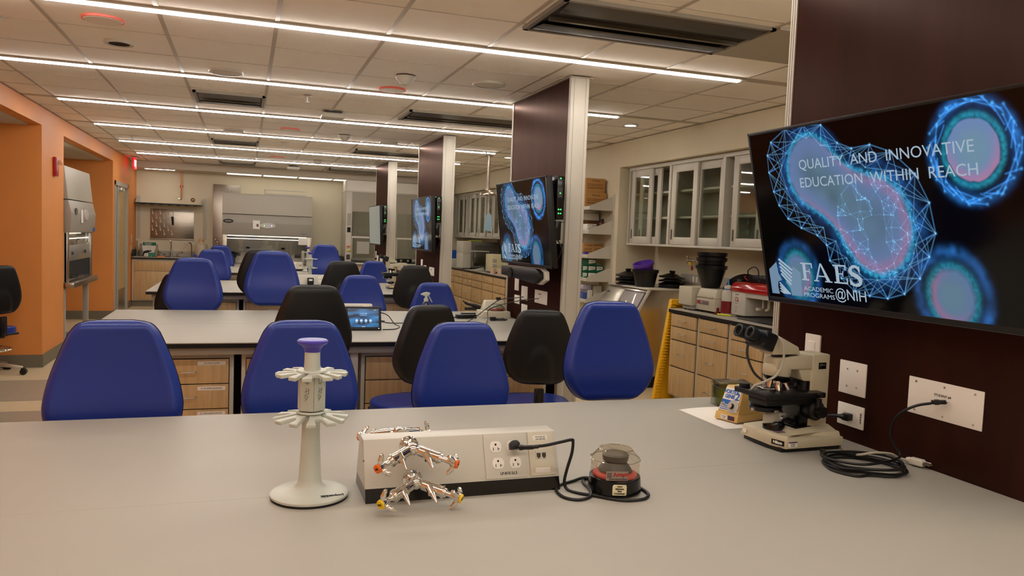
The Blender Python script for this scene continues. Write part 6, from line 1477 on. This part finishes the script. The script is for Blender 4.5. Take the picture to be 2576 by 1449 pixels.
# wall plates on the second to fourth fins
for fi, (X_, oy) in enumerate(((2.118, 0), (2.118, 3.64), (2.118, 7.30))):
    nm = ('second', 'third', 'farthest')[fi]
    wplate('blank_plate', 'narrow tall white plate on the %s fin' % nm, 'wall plate', X_, 5.935+oy, 6.035+oy, 1.075, 1.19)
    t = wplate('outlet_plate', 'tall white plate left of the square plate on the %s fin' % nm, 'wall plate', X_, 5.725+oy, 5.865+oy, 1.012, 1.123)
    t = wplate('connector_plate', 'square white connector plate on the %s fin' % nm, 'connector plate', X_, 5.305+oy, 5.565+oy, 1.016, 1.116, d=.003); text('STUDENT', .014, 'ink', t, face_nx(-.0034, .02, .02)); MB().cyl((-.004, 0, 0), (-.003, 0, 0), .004).build('socket', 'slot', t)
    t = wplate('outlet_plate', 'lower left white outlet plate on the %s fin' % nm, 'outlet plate', X_, 5.905+oy, 6.03+oy, .968, 1.038); MB().cyl((-.008, 0, 0), (-.006, 0, 0), .016).build('receptacle', 'paper', t)
    if fi == 0: t = wplate('outlet_plate', 'white outlet plate nearest the bench top on the second fin', 'outlet plate', X_, 5.72, 5.85, .902, .978)
# ================================================================ things on the second, third and fourth benches
t = thing('tablet', 'black control tablet with a blue 11:22 AM screen propped on the second bench', 'tablet', (.765, 5.25, ZB))
tm = Matrix.Translation((0, 0, 0)) @ Euler((-.32, 0, 0)).to_matrix().to_4x4()
MB().box(-.122, .122, -.008, .008, 0, .168, .010, 3).xf(tm).build('body', 'blackp', t)
MB().prism([(0, .0), (.09, 0), (.055, .09)], -.10, .10, 'x', .003).build('stand', 'blackp', t)
def tablet_mat():
    m = M('tablet_screen', '#0a0a0c', .15); nt = m.node_tree; b = nt.nodes['Principled BSDF']
    tc = nt.nodes.new('ShaderNodeTexCoord'); n = nt.nodes.new('ShaderNodeTexNoise'); n.inputs['Scale'].default_value = 9; n.inputs['Detail'].default_value = 1
    mp = nt.nodes.new('ShaderNodeMapping'); mp.inputs['Scale'].default_value = (1, 1, 3.2); r = nt.nodes.new('ShaderNodeValToRGB')
    r.color_ramp.elements[0].position = .35; r.color_ramp.elements[0].color = (*lin('#1d2a45'), 1); r.color_ramp.elements[1].position = .65; r.color_ramp.elements[1].color = (*lin('#3f8fd0'), 1)
    nt.links.new(tc.outputs['Object'], mp.inputs[0]); nt.links.new(mp.outputs[0], n.inputs['Vector']); nt.links.new(n.outputs['Fac'], r.inputs[0]); nt.links.new(r.outputs[0], b.inputs['Emission Color']); b.inputs['Emission Strength'].default_value = .8
    return m
s = MB().box(-.104, .104, -.0088, -.0080, .022, .150).xf(tm).build('screen', tablet_mat(), t)
tw = emission('tablet_text', '#cfe8ff', .9)
def tf(x, z, y=-.0090): return tm @ face_ny(x, y, z)
text('11:22 AM', .013, tw, s, tf(0, .115)); text('Wednesday, June 05', .0055, tw, s, tf(0, .103)); text('poly', .009, tw, s, tf(.080, .141))
for i in range(4):
    MB().lathe([(.0, 0), (.0095, 0), (.0095, .0005), (0, .0005)], seg=24).xf(tf(-.045+i*.031, .068)).build('icon', tw, s); MB().box(-.053+i*.031, -.037+i*.031, -.0092, -.0088, .052, .054).xf(tm).build('icon_caption', tw, s)
MB().box(-.012, .012, -.0092, -.0088, .024, .028).xf(tm).build('home_bar', tw, s); MB().prism([(.100, .008), (.100, .018), (.110, .013)], -.0092, -.0086, 'y').xf(tm).build('corner_mark', tw, t)
t = thing('tablet_cable', 'thin black cable looping on the second bench beside the tablet', 'cable', (0, 0, 0))
MB().tube([(.885, 5.27, ZB+.12), (.95, 5.36, ZB+.09), (1.03, 5.55, ZB+.012), (1.05, 5.45, ZB+.004), (.99, 5.30, ZB+.004), (.90, 5.27, ZB+.004)], .0035, 8, 8).build('cable', 'blackp', t)
t = thing('display_cable', 'black cable running along the second bench to the adapter by the fin', 'cable', (0, 0, 0))
MB().tube([(.985, 5.72, ZB+.005), (1.02, 5.66, ZB+.004), (1.2, 5.65, ZB+.004), (1.38, 5.56, ZB+.004), (1.55, 5.62, ZB+.004), (1.72, 5.86, ZB+.02), (1.84, 5.95, ZB+.08), (1.96, 5.95, ZB+.16), (2.05, 5.88, ZB+.18), (2.105, 5.79, ZB+.20)], .0034, 8, 7).build('cable', 'blackp', t)
MB().box(-.02, .02, -.008, .008, 0, .014, .004, mat=T(.975, 5.745, ZB, rz=-.7)).build('plug', 'dgrey', t)
t = thing('display_cable', 'second black cable arching from the bench tangle to the square plate on the fin', 'cable', (0, 0, 0))
MB().tube([(1.50, 5.20, ZB+.004), (1.66, 5.40, ZB+.004), (1.80, 5.75, ZB+.02), (1.86, 5.92, ZB+.08), (1.95, 5.80, ZB+.14), (2.04, 5.60, ZB+.19), (2.105, 5.45, ZB+.215)], .0034, 8, 7).build('cable', 'blackp', t)
t = thing('power_adapter', 'black power brick lying near the fin on the second bench', 'power supply', (1.70, 6.02, ZB), .15); MB().box(-.085, .085, -.03, .03, 0, .032, .006).build('brick', 'blackp', t); MB().tube([(-.085, 0, .01), (-.16, .03, .006), (-.24, .0, .006)], .004, 8, 4).build('lead', 'blackp', t)
t = thing('cable_bundle', 'small tied bundle of black cable with adapter beside the cream centrifuge', 'cable', (1.93, 5.86, ZB), 0); 
MB().tube([(.05*math.cos(a*1.3)*(1+.4*math.sin(a*2.3)), .035*math.sin(a*1.1+.4), .006+.004*(1+math.sin(a*3))) for a in [k*.7 for k in range(26)]], .0035, 6, 4).build('cable', 'blackp', t); MB().box(-.075, -.03, -.02, .02, 0, .03, .006).build('adapter', 'blackp', t)
# cream centrifuge by the second fin
t = thing('mini_centrifuge', 'cream small centrifuge with a clear lid beside the second fin', 'centrifuge', (1.97, 6.12, ZB))
MB().hull8([(-.13, -.09, 0), (.12, -.09, 0), (.12, .12, 0), (-.13, .12, 0)], [(-.12, -.085, .055), (.115, -.085, .055), (.115, .11, .055), (-.12, .11, .055)], .006).hull8([(-.09, .0, .055), (.10, .0, .055), (.10, .11, .055), (-.09, .11, .055)], [(-.06, .05, .135), (.10, .05, .135), (.10, .11, .135), (-.06, .11, .135)], .006).build('housing', 'cream', t)
MB().sph((.01, -.01, .055), .075, (1.1, .9, .85), 24).build('clear_lid', thin_glass('lid_glass', '#cfd8cc', .15, .05), t); MB().box(-.04, .07, -.06, .04, .057, .075, .004).build('rotor', M('rotor_red', '#b8433a', .5), t); MB().lathe([(0, .135), (.018, .135), (.022, .15), (.02, .16), (0, .162)], (.06, .08, 0), 16).build('knob', 'blackp', t)
t = thing('stapler', 'open black stapler standing behind the cream centrifuge', 'stapler', (1.85, 6.35, ZB)); MB().tube([(.08, 0, .05), (.03, 0, .07), (-.05, 0, .09), (-.09, 0, .115)], [.022, .018, .012, .006], 10, 4).build('top_arm', 'blackp', t); MB().box(-.07, .08, -.012, .012, .035, .06, .004).box(-.10, .06, -.02, .02, .0, .012, .004).box(.04, .08, -.012, .012, .01, .05, .003).build('base', 'blackp', t)
b = spray('spray_bottle', 'clear spray bottle with a white trigger head on the second bench', (1.40, 6.17, ZB), thin_glass('bottle_clear', '#d6d3cc', .10, .08), 'lgrey', .125, .038)
MB().lathe([(0, .004), (.034, .004), (.034, .05), (0, .05)], seg=24).build('liquid', thin_glass('liquid_clear', '#cfc9c0', .05, .1), b)
# third bench
t = thing('power_adapter', 'black wall adapter plugged into the power box on the third bench', 'power supply', (.72, 9.24, ZB)); MB().box(-.035, .035, -.04, .03, .03, .115, .008).build('adapter', 'blackp', t); MB().box(-.02, .02, -.042, -.04, .08, .10).build('label', 'paper', t)
t = thing('cable_bundle', 'black cable tied in a bow on the third bench in front of the power box', 'cable', (.80, 8.98, ZB)); MB().tube([(-.12, .03, .004), (-.05, .08, .004), (.03, -.02, .006), (.10, -.06, .004), (.15, .02, .004), (.08, .06, .008), (0, .02, .012), (-.06, -.04, .008), (-.12, -.08, .004), (-.02, -.02, .006), (.06, .04, .01), (.02, .10, .006)], .005, 8, 6).build('cable', 'blackp', t); 
o = MB().box(.66, .72, 9.05, 9.12, ZB, ZB+.02, .004).build('yellow_tag', M('pale_yellow', '#d9d27a', .5)); tag(o, 'small pale yellow block beside the bow of black cable', 'block')
pipette_stand('white pipette carousel stand without pipettes on the third bench', (.76, 9.85, ZB), detail=False)
t = pipette_stand('far white pipette carousel holding grey pipettes on the farthest bench', (.95, 12.75, ZB), detail=False)
for k in range(3): MB().tube([(-.07-.01*k, .02*k-.02, .33), (-.07-.01*k, .02*k-.02, .15)], [.012, .006], 8, 3).build('pipette', 'grey', t)
